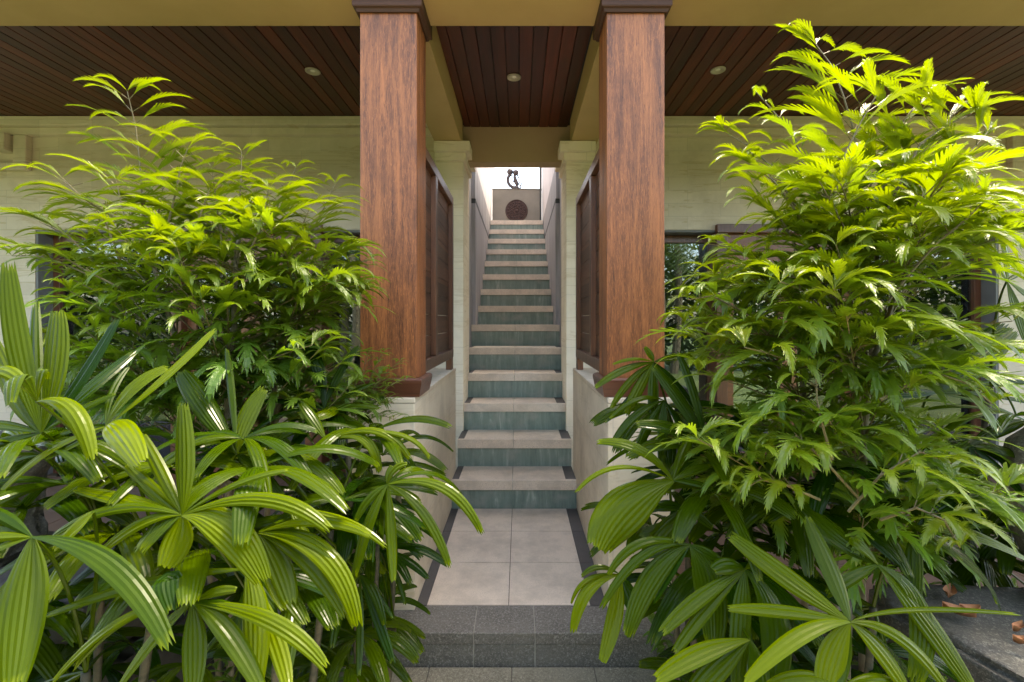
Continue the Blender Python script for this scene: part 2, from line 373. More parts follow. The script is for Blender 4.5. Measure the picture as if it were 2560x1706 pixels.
# ------------------------------------------------------------------ house
house = empty('house', (0, 3.7, 0), 'sandstone house with a wood-lined veranda ceiling and an open stair well', 'house')
WY = 3.69                                                   # wall front plane
def wall_with_opening(sx, xi, xo, zt):
    g = MB()
    def bx(a, b, *r):
        a, b = sorted((sx * a, sx * b)); g.box(a, b, *r)
    x_in = 0.445 if sx < 0 else 0.375
    bx(x_in + 0.20, xi, WY, WY + 0.22, -0.04, 2.90)
    bx(xo, 6.2, WY, WY + 0.22, -0.04, 2.90)
    bx(xi, xo, WY, WY + 0.22, zt, 2.90)
    return g.build('wall', M['wall'], house)
OPEN_L, OPEN_R = (1.10, 3.88), (1.02, 3.845)
wall_with_opening(-1, *OPEN_L, 1.992); wall_with_opening(1, *OPEN_R, 1.992)
# pilasters at the mouth of the stair, with stepped cornice
for sx, xa in ((-1, 0.444), (1, 0.374)):
    g = MB()
    def bx(a, b, *r):
        a, b = sorted((sx * a, sx * b)); g.box(a, b, *r)
    bx(xa, xa + 0.225, 3.66, 4.09, 0.0, 2.53)
    bx(xa - 0.022, xa + 0.225, 3.635, 4.10, 2.53, 2.592)
    bx(xa - 0.055, xa + 0.225, 3.60, 4.115, 2.592, 2.672)
    g.build('pilaster', M['pilaster'], house, bevel=0.004)
    # cornice along the wall top, returning down near the end as a raised key
    g = MB()
    bx(xa + 0.23, 6.1, WY - 0.10, WY - 0.001, 2.795, 2.862)
    bx(xa + 0.23, 6.1, WY - 0.055, WY - 0.001, 2.735, 2.793)
    bx(3.90, 4.00, WY - 0.054, WY - 0.001, 2.52, 2.734)
    bx(4.02, 4.12, WY - 0.099, WY - 0.001, 2.60, 2.794 - 0.06)
    bx(3.90, 4.6, WY - 0.052, WY - 0.001, 2.46, 2.519)
    g.build('cornice', M['wall'], house, bevel=0.006)
# veranda ceiling boards
def boards(name, x0, x1, y0, y1, pitch=0.08):
    g = MB(); k0 = math.floor(x0 / pitch); k1 = math.ceil(x1 / pitch)
    for k in range(k0, k1):
        a, b = max(k * pitch, x0), min((k + 1) * pitch, x1)
        if b - a < 0.012: continue
        dz = rnd.uniform(-0.0015, 0.0015)
        g.box(a + 0.0025, b - 0.0025, y0, y1, 2.865 + dz, 2.885)
    return g.build(name, M['ceiling'], house, bevel=0.0025)
boards('ceiling', -6.0, -0.67, 2.215, WY - 0.002)
boards('ceiling', -0.4565, 0.4100, 2.215, 3.808)
boards('ceiling', 0.62, 6.0, 2.215, WY - 0.002)
g = MB(); g.box(-6, 6, 2.2, 3.85, 2.888, 2.93); g.build('ceiling_backing', M['groove'], house)
# painted beams
g = MB(); g.box(-6.2, 6.2, 1.975, 2.213, 2.676, 2.93); g.build('beam', M['paint'], house, bevel=0.003)
g = MB(); g.box(-0.668, -0.4565, 2.214, 3.72, 2.676, 2.884); g.build('beam', M['paint'], house, bevel=0.003)
g = MB(); g.box(0.41, 0.618, 2.214, 3.72, 2.676, 2.884); g.build('beam', M['paint'], house, bevel=0.003)
g = MB(); g.box(-0.64, 0.60, 3.81, 3.95, 2.577, 2.884); g.box(-0.64, 0.60, 3.952, 4.02, 2.60, 2.884); g.build('header', M['header'], house, bevel=0.003)
# roof and upper storey (keeps the sky off the veranda, open over the stair)
g = MB(); g.box(-6.6, 6.6, 1.86, 4.02, 3.02, 3.16)
g.build('roof', M['roof'], house)
# stair well walls
for sx, xa, xr in ((-1, 0.436, 0.478), (1, 0.362, 0.405)):
    g = MB()
    def bx(a, b, *r):
        a, b = sorted((sx * a, sx * b)); g.box(a, b, *r)
    bx(xr, xr + 0.14, 4.092, 4.60, 0.6, 2.44)
    bx(xa, xa + 0.18, 4.60, 8.6, 0.6, 2.44)
    bx(xr, xr + 0.14, 4.12, 4.598, 2.4405, 2.84)
    bx(xa + 0.006, xa + 0.18, 4.60, 8.6, 2.49, 2.84)
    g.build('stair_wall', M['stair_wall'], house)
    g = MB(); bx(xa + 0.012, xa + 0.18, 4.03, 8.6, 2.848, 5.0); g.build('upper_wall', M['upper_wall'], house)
    g = MB(); bx(xa + 0.002, xa + 0.175, 4.61, 8.6, 2.4405, 2.4895); bx(xr + 0.002, xr + 0.13, 4.12, 4.59, 2.4405, 2.4895) if False else None; bx(xa + 0.01, xa + 0.02, 4.12, 8.6, 2.841, 2.847)
    g.build('wall_groove', M['groove'], house)
    g = MB(); bx(xa + 0.19, 6.2, 3.92, 9.0, 3.0, 5.1); g.build('upper_storey', M['room'], house)
    # dark rooms behind the windows
    g = MB()
    bx(xa + 0.2, 6.0, 7.4, 7.5, -0.1, 2.9); bx(5.9, 6.0, 3.92, 7.4, -0.1, 2.9)
    bx(xa + 0.2, 5.9, 3.92, 7.4, -0.12, -0.02); bx(xa + 0.2, 5.9, 3.92, 7.4, 2.84, 2.9)
    bx(xa + 0.185, xa + 0.199, 3.92, 7.5, -0.1, 2.9)
    g.build('room', M['room'], house)
# windows: wooden frames, glass, grey reveal
def window(sx, xi, xo):
    def bxx(g, a, b, *r):
        a, b = sorted((sx * a, sx * b)); g.box(a, b, *r)
    g = MB()
    bxx(g, xo - 0.02, xo - 0.001, WY + 0.004, WY + 0.20, 0, 1.972); bxx(g, xi + 0.001, xo - 0.001, WY + 0.004, WY + 0.20, 1.974, 1.990)
    g.build('reveal', M['reveal'], house)
    door_a, door_b = 1.62, 2.72
    for a, b, y, nm in ((xi + 0.01, door_a, WY + 0.12, 'window'), (door_b, xo - 0.022, WY + 0.12, 'window')):
        g = MB(); t = 0.055
        bxx(g, a, a + t, y, y + 0.06, 0, 1.97); bxx(g, b - t, b, y, y + 0.06, 0, 1.97)
        bxx(g, a + t, b - t, y, y + 0.06, 1.91, 1.97); bxx(g, a + t, b - t, y, y + 0.06, 0, 0.08)
        f = g.build('window', M['frame'], house, bevel=0.003)
        p = MB(); bxx(p, a + t, b - t, y + 0.03, y + 0.034, 0.08, 1.91); p.build('pane', M['glass'], f)
    # projecting door case
    g = MB(); y0 = WY - 0.035
    bxx(g, door_a - 0.05, door_a + 0.035, y0, WY + 0.15, 0, 1.96); bxx(g, door_b - 0.035, door_b + 0.05, y0, WY + 0.15, 0, 1.96)
    bxx(g, door_a - 0.05, door_b + 0.05, y0 - 0.01, WY + 0.15, 1.962, 2.03)
    d = g.build('door', M['frame'], house, bevel=0.004)
    g = MB(); bxx(g, door_a + 0.037, door_b - 0.037, y0 + 0.04, WY + 0.1, 1.80, 1.96); g.build('lintel', M['lintel'], d, bevel=0.002)
    g = MB()
    mid = (door_a + door_b) / 2
    for a, b in ((door_a + 0.037, mid - 0.002), (mid + 0.002, door_b - 0.037)):
        y = WY + 0.03
        bxx(g, a, a + 0.075, y, y + 0.04, 0.01, 1.795); bxx(g, b - 0.075, b, y, y + 0.04, 0.01, 1.795)
        bxx(g, a + 0.075, b - 0.075, y, y + 0.04, 1.70, 1.795); bxx(g, a + 0.075, b - 0.075, y, y + 0.04, 0.01, 0.2)
    g.build('door_leaf', M['lintel'], d, bevel=0.003)
    g = MB()
    for a, b in ((door_a + 0.112, mid - 0.077), (mid + 0.077, door_b - 0.112)): bxx(g, a, b, WY + 0.048, WY + 0.052, 0.2, 1.70)
    g.build('pane', M['glass'], d)
window(-1, *OPEN_L); window(1, *OPEN_R)

def curtain(x0, x1, y, label):
    g = MB(); n = int((x1 - x0) / 0.009); 
    for i in range(n + 1):
        x = x0 + (x1 - x0) * i / n; dy = 0.022 * math.sin(x * 105) + 0.01 * math.sin(x * 37 + 1)
        for z in (0.02, 0.9, 1.9): g.vert((x, y + dy, z))
    for i in range(n):
        for k in (0, 1): g.face(3 * i + k, 3 * i + 3 + k, 3 * i + 4 + k, 3 * i + 1 + k)
    o = g.build('curtain', M['curtain'], smooth=True, origin=((x0 + x1) / 2, y, 0))
    return tag(o, label, 'curtain')
curtain(-3.86, -3.50, WY + 0.22, 'teal curtain gathered behind the glass at the far left corner window')
curtain(3.30, 3.83, WY + 0.22, 'wider teal curtain hanging behind the glass at the right corner window')

# ------------------------------------------------------------------ columns on plinths
def plinth(x0, x1, label):
    e = empty('low_wall', ((x0 + x1) / 2, 2.6, 0), label, 'low wall', 'limestone low walls beside the stair')
    g = MB(); xi = x1 if x1 < 0 else x0
    g.box(x0, x1, 2.0, 3.30, 0.0, 0.900); g.build('body', M['plinth'], e, bevel=0.004)
    g = MB(); g.box(x0 - .002, x1 + .002, 1.998, 3.302, 0.9015, 0.924); g.build('coping', M['plinth'], e, bevel=0.003)
    return e
plinth(-0.745, -0.455, 'cream limestone low wall under the left wooden column, palm fan hanging before it')
plinth(0.386, 0.675, 'cream limestone low wall under the right wooden column, big palm blade beside it')
def column(x0, x1, label):
    e = empty('column', ((x0 + x1) / 2, 2.13, 0.924), label, 'column', 'wooden columns flanking the stair')
    g = MB(); g.box(x0, x1, 2.025, 2.222, 0.925, 2.80); g.build('shaft', M['column'], e, bevel=0.004)
    # base moulding: chamfered skirt round the foot
    g = MB()
    prof = [(0.003, 0.0), (0.014, 0.0), (0.026, 0.062), (0.026, 0.074), (0.016, 0.082), (0.003, 0.082)]
    def ring(prof, z):
        rings = []
        for d, h in prof:
            rings.append([g.vert(p) for p in ((x0 - d, 2.025 - d, z + h), (x1 + d, 2.025 - d, z + h), (x1 + d, 2.222 + d, z + h), (x0 - d, 2.222 + d, z + h))])
        for a, b in zip(rings, rings[1:] + rings[:1]):
            for k in range(4): g.face(a[k], a[(k + 1) % 4], b[(k + 1) % 4], b[k])
    ring(prof, 0.9265); g.build('base', M['trim'], e, fix=True)
    g = MB()
    ring([(0.001, 0.0), (0.010, 0.0), (0.015, 0.012), (0.024, 0.017), (0.026, 0.022), (0.026, 0.20), (0.001, 0.20)], 2.612)
    g.build('capital', M['capital'], e, fix=True)
    return e
column(-0.701, -0.4505, 'left brown wooden column with dark capital, shrub leaves brushing its foot')
column(0.385, 0.640, 'right brown wooden column with dark capital and a smoky grain knot near the top')

# ------------------------------------------------------------------ wooden screens between columns and wall
def screen(xf, sx, label):
    e = empty('wooden_screen', (xf, 2.75, 0.924), label, 'wooden screen', 'plank screens beside the stair')
    g = MB()
    xa, xb = sorted((xf, xf + sx * 0.045))
    y0, y1, z0, z1 = 2.226, 3.24, 1.005, 2.125
    g.box(xa, xb, y0, y1, z1 - 0.055, z1); g.box(xa, xb, y0, y1, z0, z0 + 0.06)
    g.box(xa, xb, y1 - 0.05, y1, z0 + 0.061, z1 - 0.056); g.box(xa, xb, y0, y0 + 0.05, z0 + 0.061, z1 - 0.056)
    for ys in (2.56,): g.box(xa, xb, ys, ys + 0.06, z0 + 0.061, z1 - 0.056)
    g.box(xa + .002, xb - .002, y1 - 0.075, y1 - 0.005, 0.925, z0 - 0.001)
    g.build('frame', M['screen'], e, bevel=0.003)
    g = MB(); z = z0 + 0.062; c = xf + sx * 0.028
    while z < z1 - 0.06:
        zt = min(z + 0.113, z1 - 0.057)
        a, b = sorted((c, c + sx * 0.012)); g.box(a, b, y0 + 0.01, y1 - 0.01, z, zt); z += 0.115
    g.build('boards', M['screen_board'], e, bevel=0.003)
    return e
screen(-0.462, -1, 'dark plank screen behind the left column, its foot on the low wall')
screen(0.398, 1, 'dark plank screen behind the right column, its foot on the low wall')

# ------------------------------------------------------------------ staircase
stair = empty('staircase', (-0.035, 3.09, 0), 'long straight flight of steps, pale treads over green risers, between the walls', 'staircase')
SY = [3.089 + 0.2985 * i for i in range(14)]
SZ = [0.190, 0.3885, 0.600, 0.808, 1.016, 1.226, 1.424, 1.622, 1.820, 2.016, 2.211, 2.404, 2.595, 2.793]
SX = [(-0.454, 0.385), (-0.454, 0.385), (-0.443, 0.373), (-0.443, 0.373), (-0.475, 0.403), (-0.476, 0.403)] + [(-0.435, 0.361)] * 8
for i in range(14):
    y, z = SY[i], SZ[i]; x0, x1 = SX[i]; zb = SZ[i - 1] if i else 0.0
    yb = SY[i + 1] if i < 13 else SY[i] + 0.9
    nb_ = 0.030
    if i in (2, 3): x0, x1 = -0.4435, 0.3735
    g = MB(); g.box(x0, x1, y + 0.012, yb + 0.01, zb - 0.02, z - 0.0665); g.box(x0, x1, y + nb_ + 0.002, yb + 0.01, z - 0.0664, z - 0.0305); g.build('riser', M['riser'], stair, bevel=0.002)
    g = MB(); xm = -0.046 + 0.0012 * i
    nb = 0.030
    for a, b in ((x0, xm - 0.0012), (xm + 0.0012, x1)):
        g.box(a, b, y, y + nb, z - 0.065, z)                             # nosing strip, full width
    d0, d1 = (0.045, 0.07) if i < 3 else (0.03, 0.05)
    for a, b in ((x0 + d0, xm - 0.0012), (xm + 0.0012, x1 - d1)):
        g.box(a, b, y + nb + 0.001, yb + 0.012, z - 0.03, z - 0.0006)
    t = g.build('tread', M['tile'], stair, bevel=0.0015)
    for a, b in ((x0, x0 + d0 - 0.001), (x1 - d1 + 0.001, x1)):
        g = MB(); g.box(a, b, y + nb + 0.001, yb + 0.012, z - 0.03, z - 0.001); g.build('inlay', M['border'], t)
# ------------------------------------------------------------------ things at the top of the stair
PY = 7.30
g = MB(); g.box(-0.426, 0.350, PY, PY + 0.12, 2.80, 3.355); g.box(-0.43, 0.36, PY - 0.01, PY + 0.13, 3.356, 3.366)
tag(g.build('parapet_wall', M['parapet'], bevel=0.004, origin=(-0.04, PY, 2.8)), 'plain grey-brown parapet wall closing the top of the stair', 'parapet')
# carved round panel
cx_, cz_ = (1291.5 - CX) * PY / FOC, EYE + (CY - 528) * PY / FOC
disc = empty('carved_panel', (cx_, PY, cz_ - 0.18), 'dark round carved rosette panel on the parapet wall', 'carved panel')
g = MB(); g.lathe([(0.0, 0), (0.176, 0), (0.178, -0.012), (0.172, -0.022), (0.160, -0.014), (0.150, -0.014), (0.060, -0.012), (0.052, -0.024), (0.040, -0.014), (0.030, -0.012), (0.018, -0.028), (0.001, -0.032)], (cx_, PY - 0.001, cz_), 48, 'y')
g.build('backplate', M['carved'], disc, smooth=False, fix=True)
g = MB()
for ringi, (r0, r1, k, wd) in enumerate(((0.062, 0.105, 12, 0.016), (0.10, 0.158, 18, 0.017))):
    for q in range(k):
        a = 2 * math.pi * (q + 0.5 * ringi) / k; ca, sa = math.cos(a), math.sin(a)
        def P(r, s, h): return (cx_ + ca * r - sa * s, PY - h, cz_ + sa * r + ca * s)
        rm = (r0 + r1) / 2
        v = [g.vert(P(r0, 0, 0.014)), g.vert(P(rm, wd, 0.016)), g.vert(P(r1, 0, 0.018)), g.vert(P(rm, -wd, 0.016)), g.vert(P(rm, 0, 0.030))]
        for t in range(4): g.face(v[t], v[(t + 1) % 4], v[4])
g.build('petals', M['carved'], disc)
# abstract couple sculpture on the parapet
sx_, sz_ = (1288 - CX) * PY / FOC, 3.367
k_ = PY / FOC * 160 / 1394                                   # metres per pixel of the enlarged view
def sp(px, py, dy=0.0): return (sx_ + (px - 420) * k_, PY + 0.06 + dy, sz_ + (803 - py) * k_)
scu = empty('sculpture', (sx_, PY + 0.06, sz_), 'small dark abstract sculpture of two embracing ball-headed figures on the parapet', 'sculpture')
g = MB()
for hx, hy, rr in ((305, 410, 72), (432, 430, 66)):
    r_ = rr * k_
    g.lathe([(r_ * math.sin(math.pi * t / 10) + 1e-4, -r_ * math.cos(math.pi * t / 10)) for t in range(11)], sp(hx, hy), 16)
g.build('heads', M['bronze'], scu, smooth=True, fix=True)
g = MB()
def cr(pts, m=5):
    out = []; P = [Vector(p) for p in pts]
    for i in range(len(P) - 1):
        a = P[max(i - 1, 0)]; b = P[i]; c = P[i + 1]; d = P[min(i + 2, len(P) - 1)]
        for t in range(m):
            u = t / m
            out.append(0.5 * ((2 * b) + (c - a) * u + (2 * a - 5 * b + 4 * c - d) * u * u + (3 * b - a - 3 * c + d) * u ** 3))
    return out + [P[-1]]
g.tube(cr([sp(x, y) for x, y in ((340, 470), (285, 500), (258, 570), (268, 650), (310, 715), (375, 750), (440, 755))]), 36 * k_, 10)
g.tube(cr([sp(x, y) for x, y in ((400, 470), (410, 540), (432, 620), (455, 690), (450, 750))]), [k_ * (22 + 22 * math.sin(math.pi * min(1, i / 20))) for i in range(21)], 10)
g.tube(cr([sp(x, y) for x, y in ((450, 470), (480, 505), (508, 560))]), 15 * k_, 10)
g.tube(cr([sp(x, y) for x, y in ((400, 545), (385, 600), (378, 632), (400, 636))]), 12 * k_, 8)
g.lathe([(80 * k_, -30 * k_), (90 * k_, 0), (60 * k_, 35 * k_), (40 * k_, 50 * k_)], sp(435, 775), 16)
g.build('bodies', M['bronze'], scu, smooth=True, fix=True)
g = MB()
def ringpts(cx, cy, rx, ry, n=24): return [sp(cx + rx * math.cos(2 * math.pi * i / n), cy + ry * math.sin(2 * math.pi * i / n)) for i in range(n + 1)]
g.tube(ringpts(548, 640, 66, 82), 5 * k_, 6); g.tube(ringpts(532, 670, 28, 40), 13 * k_, 8)
g.tube([sp(535, 715), sp(535, 803)], 14 * k_, 8)
g.tube(cr([sp(x, y) for x, y in ((540, 795), (600, 765), (640, 762), (655, 790), (640, 803))]), 6 * k_, 6)
g.build('child_figure', M['bronze'], scu, smooth=True)
# drain pipe at the right stair wall
g = MB(); g.tube([(0.335, 7.22, 2.80), (0.335, 7.22, 5.0)], 0.014, 8)
tag(g.build('drain_pipe', M['groove'], origin=(0.335, 7.22, 2.8)), 'thin dark vertical pipe at the right end of the parapet', 'pipe')

# ------------------------------------------------------------------ down lights
def downlight(px, py, label):
    c = at(px, py, FOC * (2.863 - EYE) / (CY - py))
    e = empty('ceiling_light', c, label, 'ceiling light', 'recessed ceiling lights')
    g = MB(); g.lathe([(0.047, -0.001), (0.046, -0.006), (0.036, -0.007), (0.031, 0.004), (0.024, 0.008), (0.001, 0.009)], c, 28)
    g.build('rim', M['rim'], e, smooth=True, fix=True)
    g = MB(); g.lathe([(0.001, -0.004), (0.012, -0.003), (0.019, 0.001), (0.020, 0.007), (0.001, 0.0085)], c, 20); g.build('lamp', M['lamp'], e, smooth=True, fix=True)
    return e
downlight(782, 178, 'round recessed ceiling light in the dark boards left of the left column')
downlight(1285, 193, 'round recessed ceiling light in the boards above the stair')
downlight(1795, 175, 'round recessed ceiling light beside the top of the tall right shrub')
# room number on the wall, mostly behind the leaves
fc = bpy.data.curves.new('room_number', 'FONT'); fc.body = '5'; fc.size = 0.13; fc.extrude = 0.006; fc.bevel_depth = 0.001
ft = bpy.data.objects.new('room_number_text', fc); col.objects.link(ft); fc.materials.append(M['number'])
me = bpy.data.meshes.new_from_object(ft); bpy.data.objects.remove(ft)
fo = bpy.data.objects.new('room_number', me); col.objects.link(fo)
fo.location = at(2049, 527, WY) + Vector((0, -0.007, 0)); fo.rotation_euler = (R(90), 0, 0)
tag(fo, 'small dark numeral fixed to the sandstone wall behind the right shrub', 'room number')

# ------------------------------------------------------------------ stones
def stone(name, poly, z0, z1, m, label, cat, seed=0, amp=0.02, parts=None, cuts=14):
    """a stone block on a ground outline, roughened all over"""
    import bmesh
    c = sum((Vector((p[0], p[1], 0)) for p in poly), Vector()) / len(poly); c.z = z0
    bm = bmesh.new()
    lo = [bm.verts.new((p[0] - c.x, p[1] - c.y, 0)) for p in poly]; hi = [bm.verts.new((p[0] - c.x, p[1] - c.y, z1 - z0)) for p in poly]
    k = len(poly); bm.faces.new(lo[::-1]); bm.faces.new(hi)
    for i in range(k): bm.faces.new((lo[i], lo[(i + 1) % k], hi[(i + 1) % k], hi[i]))
    bmesh.ops.bevel(bm, geom=bm.edges[:], offset=0.02, segments=2, affect='EDGES')
    bmesh.ops.triangulate(bm, faces=bm.faces[:])
    for _ in range(4):
        es = [e for e in bm.edges if e.calc_length() > 0.035]
        if es: bmesh.ops.subdivide_edges(bm, edges=es, cuts=1)
        bmesh.ops.triangulate(bm, faces=[f for f in bm.faces if len(f.verts) > 3])
    bm.normal_update()
    for v in bm.verts:
        p = v.co + Vector((seed * 3.1, seed, 0))
        v.co += v.normal * (amp * noise.noise(p * 5) + amp * 0.5 * noise.noise(p * 14) + amp * 0.25 * noise.noise(p * 33))
    me = bpy.data.meshes.new(name); bm.to_mesh(me); bm.free(); me.materials.append(m)
    me.polygons.foreach_set('use_smooth', [True] * len(me.polygons))
    o = bpy.data.objects.new(name, me); col.objects.link(o); o.location = c
    return tag(o, label, cat)
stone('stone_block', [(-2.6, 1.28), (-1.17, 1.36), (-1.10, 1.80), (-2.6, 1.82)], -0.3, 0.235, M['rock'], 'lower dark basalt block behind the left palm fans', 'stone block', 1)
stone('stone_slab', [(-2.6, 1.25), (-1.24, 1.33), (-1.18, 1.78), (-2.6, 1.80)], 0.237, 0.445, M['rock'], 'dark basalt slab lying on top of the lower block at left', 'stone slab', 2)
stone('boulder', [(-2.15, 1.45), (-1.74, 1.42), (-1.66, 1.62), (-1.8, 1.75), (-2.15, 1.72)], 0.45, 0.86, M['slab'], 'grey boulder at the left edge behind the palms', 'boulder', 3, 0.05)
stone('stone_slab', [(1.14, 1.46), (1.27, 1.08), (2.3, 1.06), (2.3, 1.56), (1.2, 1.58)], 0.235, 0.364, M['slab'], 'mossy grey stone slab with fallen leaves on it, bottom right', 'stone slab', 4, 0.014)
stone('stone_block', [(1.20, 1.44), (1.33, 1.00), (2.3, 0.98), (2.3, 1.56), (1.24, 1.56)], -0.3, 0.233, M['slab'], 'grey stone block under the mossy slab, bottom right', 'stone block', 5, 0.014)
g = MB(); pc = (1.735, 1.44, 0.364)
prof = [(0.10, 0), (0.11, 0.03), (0.09, 0.06), (0.10, 0.12), (0.13, 0.20), (0.15, 0.27), (0.16, 0.34), (0.15, 0.40), (0.157, 0.42), (0.14, 0.50), (0.10, 0.55), (0.001, 0.57)]
g.lathe(prof, pc, 40)
g.v = [tuple(Vector(v) + Vector((v[0] - pc[0], v[1] - pc[1], 0)) * (0.10 * noise.noise(Vector(v) * 9) + 0.07 * noise.noise(Vector(v) * 27))) for v in g.v]
tag(g.build('stone_ornament', M['ornament'], smooth=True, origin=pc, fix=True), 'grey carved stone ornament on the slab at the right edge', 'stone ornament')
def fallen(px, py, z, rz, L, label):
    Y = FOC * (EYE - z) / (py - CY); c = at(px, py, Y); g = MB()
    n = 8
    for i in range(n + 1):
        u = i / n; wd = 0.28 * L * math.sin(math.pi * (u * 0.94 + 0.03)) ** 0.8
        for s in (-1, 0, 1):
            x = (u - .5) * L; y = s * wd; h = 0.012 + 0.018 * abs(s) + 0.03 * (u - .4) ** 2
            g.vert((c.x + x * math.cos(rz) - y * math.sin(rz), c.y + x * math.sin(rz) + y * math.cos(rz), z + h))
    for i in range(n):
        for k in (0, 1): g.face(3 * i + k, 3 * i + 3 + k, 3 * i + 4 + k, 3 * i + 1 + k)
    return tag(g.build('fallen_leaf', M['dry'], smooth=True, origin=c), label, 'fallen leaf', 'dry leaves on the stone slab')
fallen(2398, 1548, 0.375, 2.6, 0.075, 'curled orange fallen leaf at the back edge of the mossy slab')
fallen(2375, 1500, 0.375, 0.7, 0.06, 'brown fallen leaf in the shade behind the orange one')
fallen(2545, 1590, 0.375, 0.2, 0.038, 'orange-brown fallen leaf at the right picture edge, upper of the two')
fallen(2552, 1622, 0.375, -0.4, 0.032, 'small pinkish brown fallen leaf at the right picture edge, lower of the two')
fallen(2425, 1543, 0.375, -0.3, 0.05, 'small yellowed fallen leaf touching the curled orange one')

# ------------------------------------------------------------------ cut-leaf shrubs
def cut_leaf(mb, base, d, L, W, pitch0, droop, fold, lobes, age, twist=0.0, deep=False):
    """one deeply toothed leaf: d = horizontal heading, pitch0 = start angle up, droop = total bend"""
    d = Vector((d[0], d[1], 0)).normalized(); side0 = Vector((-d.y, d.x, 0))
    NU = lobes + 1; pts = []; frames = []
    p = Vector(base); curl = rnd.uniform(-0.5, 0.5)
    us = [0.0]; 
    for k in range(NU): us.append(0.10 + 0.80 * k / (NU - 1))
    us.append(1.0)
    prev = 0
    side = side0
    def frame(u):
        a = pitch0 - droop * (0.25 * u + 0.75 * u * u)
        dd = (d * math.cos(curl * u) + side0 * math.sin(curl * u))
        t = dd * math.cos(a) + Vector((0, 0, math.sin(a)))
        s = (-dd.cross(Vector((0, 0, 1)))); n = t.cross(s); n.normalize()
        c, q = math.cos(twist), math.sin(twist)
        s, n = s * c + n * q, n * c - s * q
        if n.z < 0 and abs(a) < 1.2: n = -n
        return t, s, n
    cen = []
    for i, u in enumerate(us):
        t, s, n = frame((u + prev) / 2); p = p + t * (u - prev) * L; prev = u
        cen.append(p.copy()); frames.append(frame(u))
    def env(u): return W * min(1.0, (u / 0.32) ** 0.7 if u < 0.32 else 1.0) * (1.0 if u < 0.32 else max(0.06, (1 - (u - 0.32) / 0.70) ** 0.8))
    depth0 = rnd.uniform(0.74, 0.84) if deep else rnd.uniform(0.56, 0.76)
    mid = [mb.vert(c, age) for c in cen]
    wav = rnd.uniform(0, 6)
    for sg in (-1, 1):
        sin_ = [mid[0]]
        for k in range(1, NU + 1):
            u = us[k]; t, s, n = frames[k]; dep = depth0 * (1 - max(0, u - (0.55 if deep else 0.35)) * 1.1)
            hw = env(u) * (1 - dep); 
            sin_.append(mb.vert(cen[k] + (s * sg * math.cos(fold) + n * math.sin(fold)) * hw, age))
        sin_.append(mid[-1])
        for k in range(0, NU + 1):
            a, b = k, k + 1
            q = [mid[a], mid[b], sin_[b], sin_[a]]
            q = [x for i, x in enumerate(q) if x not in q[:i]]
            if len(q) > 2: mb.face(*(q if sg > 0 else q[::-1]))
            if 1 <= k < NU:
                u = (us[k] + us[k + 1]) / 2; t, s, n = frames[k + 1]
                hw = env(u) * rnd.uniform(0.9, 1.08); f2 = fold * 0.85 + 0.25 * math.sin(wav + k * 1.7) * 0.5
                fw = (0.05 + 0.05 * (1 - u)) * L + hw * (0.75 if deep else 0.55)
                o = (s * sg * math.cos(f2) + n * math.sin(f2))
                c = cen[k] + (cen[k + 1] - cen[k]) * 0.5
                wt = (us[k + 1] - us[k]) * L * 0.30
                tA = mb.vert(c + o * hw + t * (fw - wt * 0.5), age - 0.06); tB = mb.vert(c + o * hw * 0.96 + t * (fw + wt * 0.8), age - 0.06)
                q = [sin_[k], sin_[k + 1], tB, tA]
                mb.face(*(q if sg > 0 else q[::-1]))
def bez(p0, p1, p2, n):
    return [p0 * (1 - t) ** 2 + p1 * 2 * t * (1 - t) + p2 * t * t for t in [i / n for i in range(n + 1)]]
